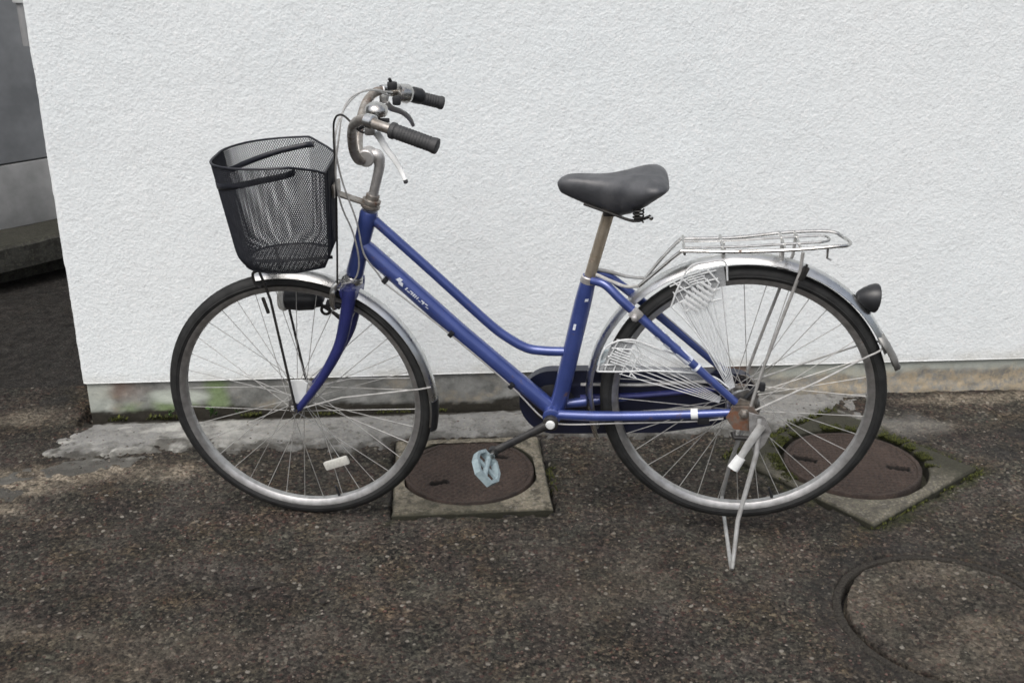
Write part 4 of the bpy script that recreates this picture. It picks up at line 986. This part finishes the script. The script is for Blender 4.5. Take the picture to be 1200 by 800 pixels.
# --- basket (in the steering frame)
def basket_plan(z):                                       # outline at height z (0 = rim, -.235 = floor), list of (x,y)
    f = min(1, max(0, -z/.24))
    hw = .180-.050*f; xf = -.352+.040*f; xk = -.170-.0*f; xb = -.098-.008*f; hb = .110-.022*f; rc = .140-.04*f
    pts = [(xb, -hb), (xk, -hw)]
    for k in range(9):
        a = R(180+90)-R(90)*k/8; pts.append((xf+rc*1.0+rc*math.cos(a), -hw+rc+rc*math.sin(a)))
    pts += [(x, -y) for x, y in pts[::-1]]
    return pts
def resample(pts, n, closed=True):
    Q = np.array(pts+[pts[0]] if closed else pts, float); d = np.r_[0, np.cumsum(np.linalg.norm(np.diff(Q, axis=0), axis=1))]
    s = np.linspace(0, d[-1], n, endpoint=not closed); return np.stack([np.interp(s, d, Q[:, i]) for i in range(Q.shape[1])], 1)
def rim_z(x):
    return np.interp(x, [-.37, -.30, -.165, -.12, -.088], [.010, .014, .018, .002, -.014])
def basket():
    NU, NV = 168, 54
    V = np.zeros((NV+1, NU, 3)); zbot = -.229
    for j in range(NV+1):
        f = j/NV; q = resample(basket_plan(zbot*f), NU*2)[(j % 2)::2][:NU]
        zt = rim_z(q[:, 0])
        z = zt*(1-f)+zbot*f
        # rounded foot
        k = max(0, (f-.84)/.16); cx, cy = q.mean(0); sh = 1-.12*k**2.2
        V[j, :, 0] = cx+(q[:, 0]-cx)*sh; V[j, :, 1] = cy+(q[:, 1]-cy)*sh; V[j, :, 2] = z
    VV = V.reshape(-1, 3); F = []
    for j in range(0, NV-1):
        for i in range(NU):
            if j % 2 == 0: l, r_ = (i-1) % NU, i
            else: l, r_ = i, (i+1) % NU
            F.append((j*NU+i, (j+1)*NU+r_, (j+2)*NU+i, (j+1)*NU+l))
    me = fastmesh('basket', VV, np.array(F), M['blackwire'], smooth=False)
    b = link('basket', me, bike, mtx=HB); b['kind'] = 'stuff' if False else ''
    del b['kind']
    w = b.modifiers.new('wire', 'WIREFRAME'); w.thickness = .0022; w.use_even_offset = False; w.use_replace = True
    # floor mesh
    q = resample(basket_plan(zbot), NU); cx, cy = q.mean(0); gx = np.arange(-.33, -.08, .009); FV = []; FF = []
    fm = MB()
    poly = [(cx+(x-cx)*.88, cy+(y-cy)*.88) for x, y in q]; py = np.array(poly)
    def span(x):
        ys = []
        for a, c in zip(poly, poly[1:]+poly[:1]):
            if (a[0]-x)*(c[0]-x) < 0: ys.append(a[1]+(c[1]-a[1])*(x-a[0])/(c[0]-a[0]))
        return (min(ys), max(ys)) if len(ys) > 1 else None
    for x in np.arange(py[:, 0].min()+.004, py[:, 0].max()-.002, .010):
        sp = span(x)
        if sp: fm.tube([(x, sp[0], zbot), (x, sp[1], zbot)], .0012, 4)
    hy = py[:, 1].max()
    for y in np.arange(-hy+.006, hy-.003, .010):
        xs = [a[0]+(c[0]-a[0])*(y-a[1])/(c[1]-a[1]) for a, c in zip(poly, poly[1:]+poly[:1]) if (a[1]-y)*(c[1]-y) < 0]
        if len(xs) > 1: fm.tube([(min(xs), y, zbot), (max(xs), y, zbot)], .0012, 4)
    P('basket_floor', fm, 'blackwire', b)['kind'] = 'stuff'
    t = MB(); q = resample(basket_plan(0), 90); t.tube([(x, y, float(rim_z(x))) for x, y in q], .0027, 8, closed=True); P('basket_rim', t, 'blackwire', b)
    t = MB(); t.tube([(x, y, zbot) for x, y in poly[::2]], .0030, 8, closed=True); P('basket_base_wire', t, 'blackwire', b)
    # flat strap round the sides and front, dipping to the front
    def strap(zf, h, name):
        t = MB(); V = []; F = []; pl = [p for p in resample(basket_plan(-.035), 120) if p[0] < -.150]
        pl = sorted(pl, key=lambda p: math.atan2(p[1], -(p[0]+.2)))
        for x, y in pl:
            z = zf(x); f = -z/.24; g = 1.004
            V += [((x+.22)*g-.22, y*g, z+h/2), ((x+.22)*(g-.01)-.22, y*(g-.006), z-h/2)]
        for i in range(len(pl)-1): F.append((2*i, 2*i+1, 2*i+3, 2*i+2))
        t.add(V, F); o = P(name, t, 'blackwire', b); sm = o.modifiers.new('thick', 'SOLIDIFY'); sm.thickness = .0022
    strap(lambda x: float(np.interp(x, [-.36, -.33, -.232, -.15], [-.042, -.036, -.012, .004])), .0135, 'basket_strap')
    for y in (-.07, .07):
        t = MB(); t.tube([(-.096, y, -.012), (-.100, y, -.12), (-.105, y, -.205)], .0028, 7); P('basket_back_wire', t, 'blackwire', b)
    t = MB(); t.tube([(-.312, 0, -.20), (-.304, 0, -.233), (-.18, 0, -.235), (-.108, 0, -.230)], .004, 8, n=3); P('basket_keel', t, 'blackwire', b)
basket()
t = MB(); t.box((.168, -.002, .862), (.090, .030, .005), .0015, Matrix.Rotation(R(18), 4, 'Y')); t.box((.134, -.004, .885), (.006, .060, .030), .002); bb_ = P('basket_bracket', t, 'rusty')
for s in (-1, 1):
    t = MB()
    if s < 0: pts = [(-.055, -.055, .715), (-.048, -.058, .69), (-.040, -.060, .668), (-.029, -.061, .627), (.007, -.066, .340)]
    else: pts = [(-.045, .055, .720), (-.040, .060, .668), (-.027, .060, .552), (-.004, .062, .368), (.004, .064, .340)]
    t.tube(pts, [.0034]*5, 8); P('basket_stay', t, 'blacksteel')
t = MB(); t.tube([(-.048, -.058, .700), (-.066, -.058, .690), (-.062, -.058, .665), (-.050, -.058, .655)], .0034, 8, n=4); P('stay_hook', t, 'blacksteel')
t = MB(); t.box((-.048, -.045, .605), (.008, .006, .042), .002, Matrix.Rotation(R(-14), 4, 'Y')); P('stay_tab', t, 'blacksteel')
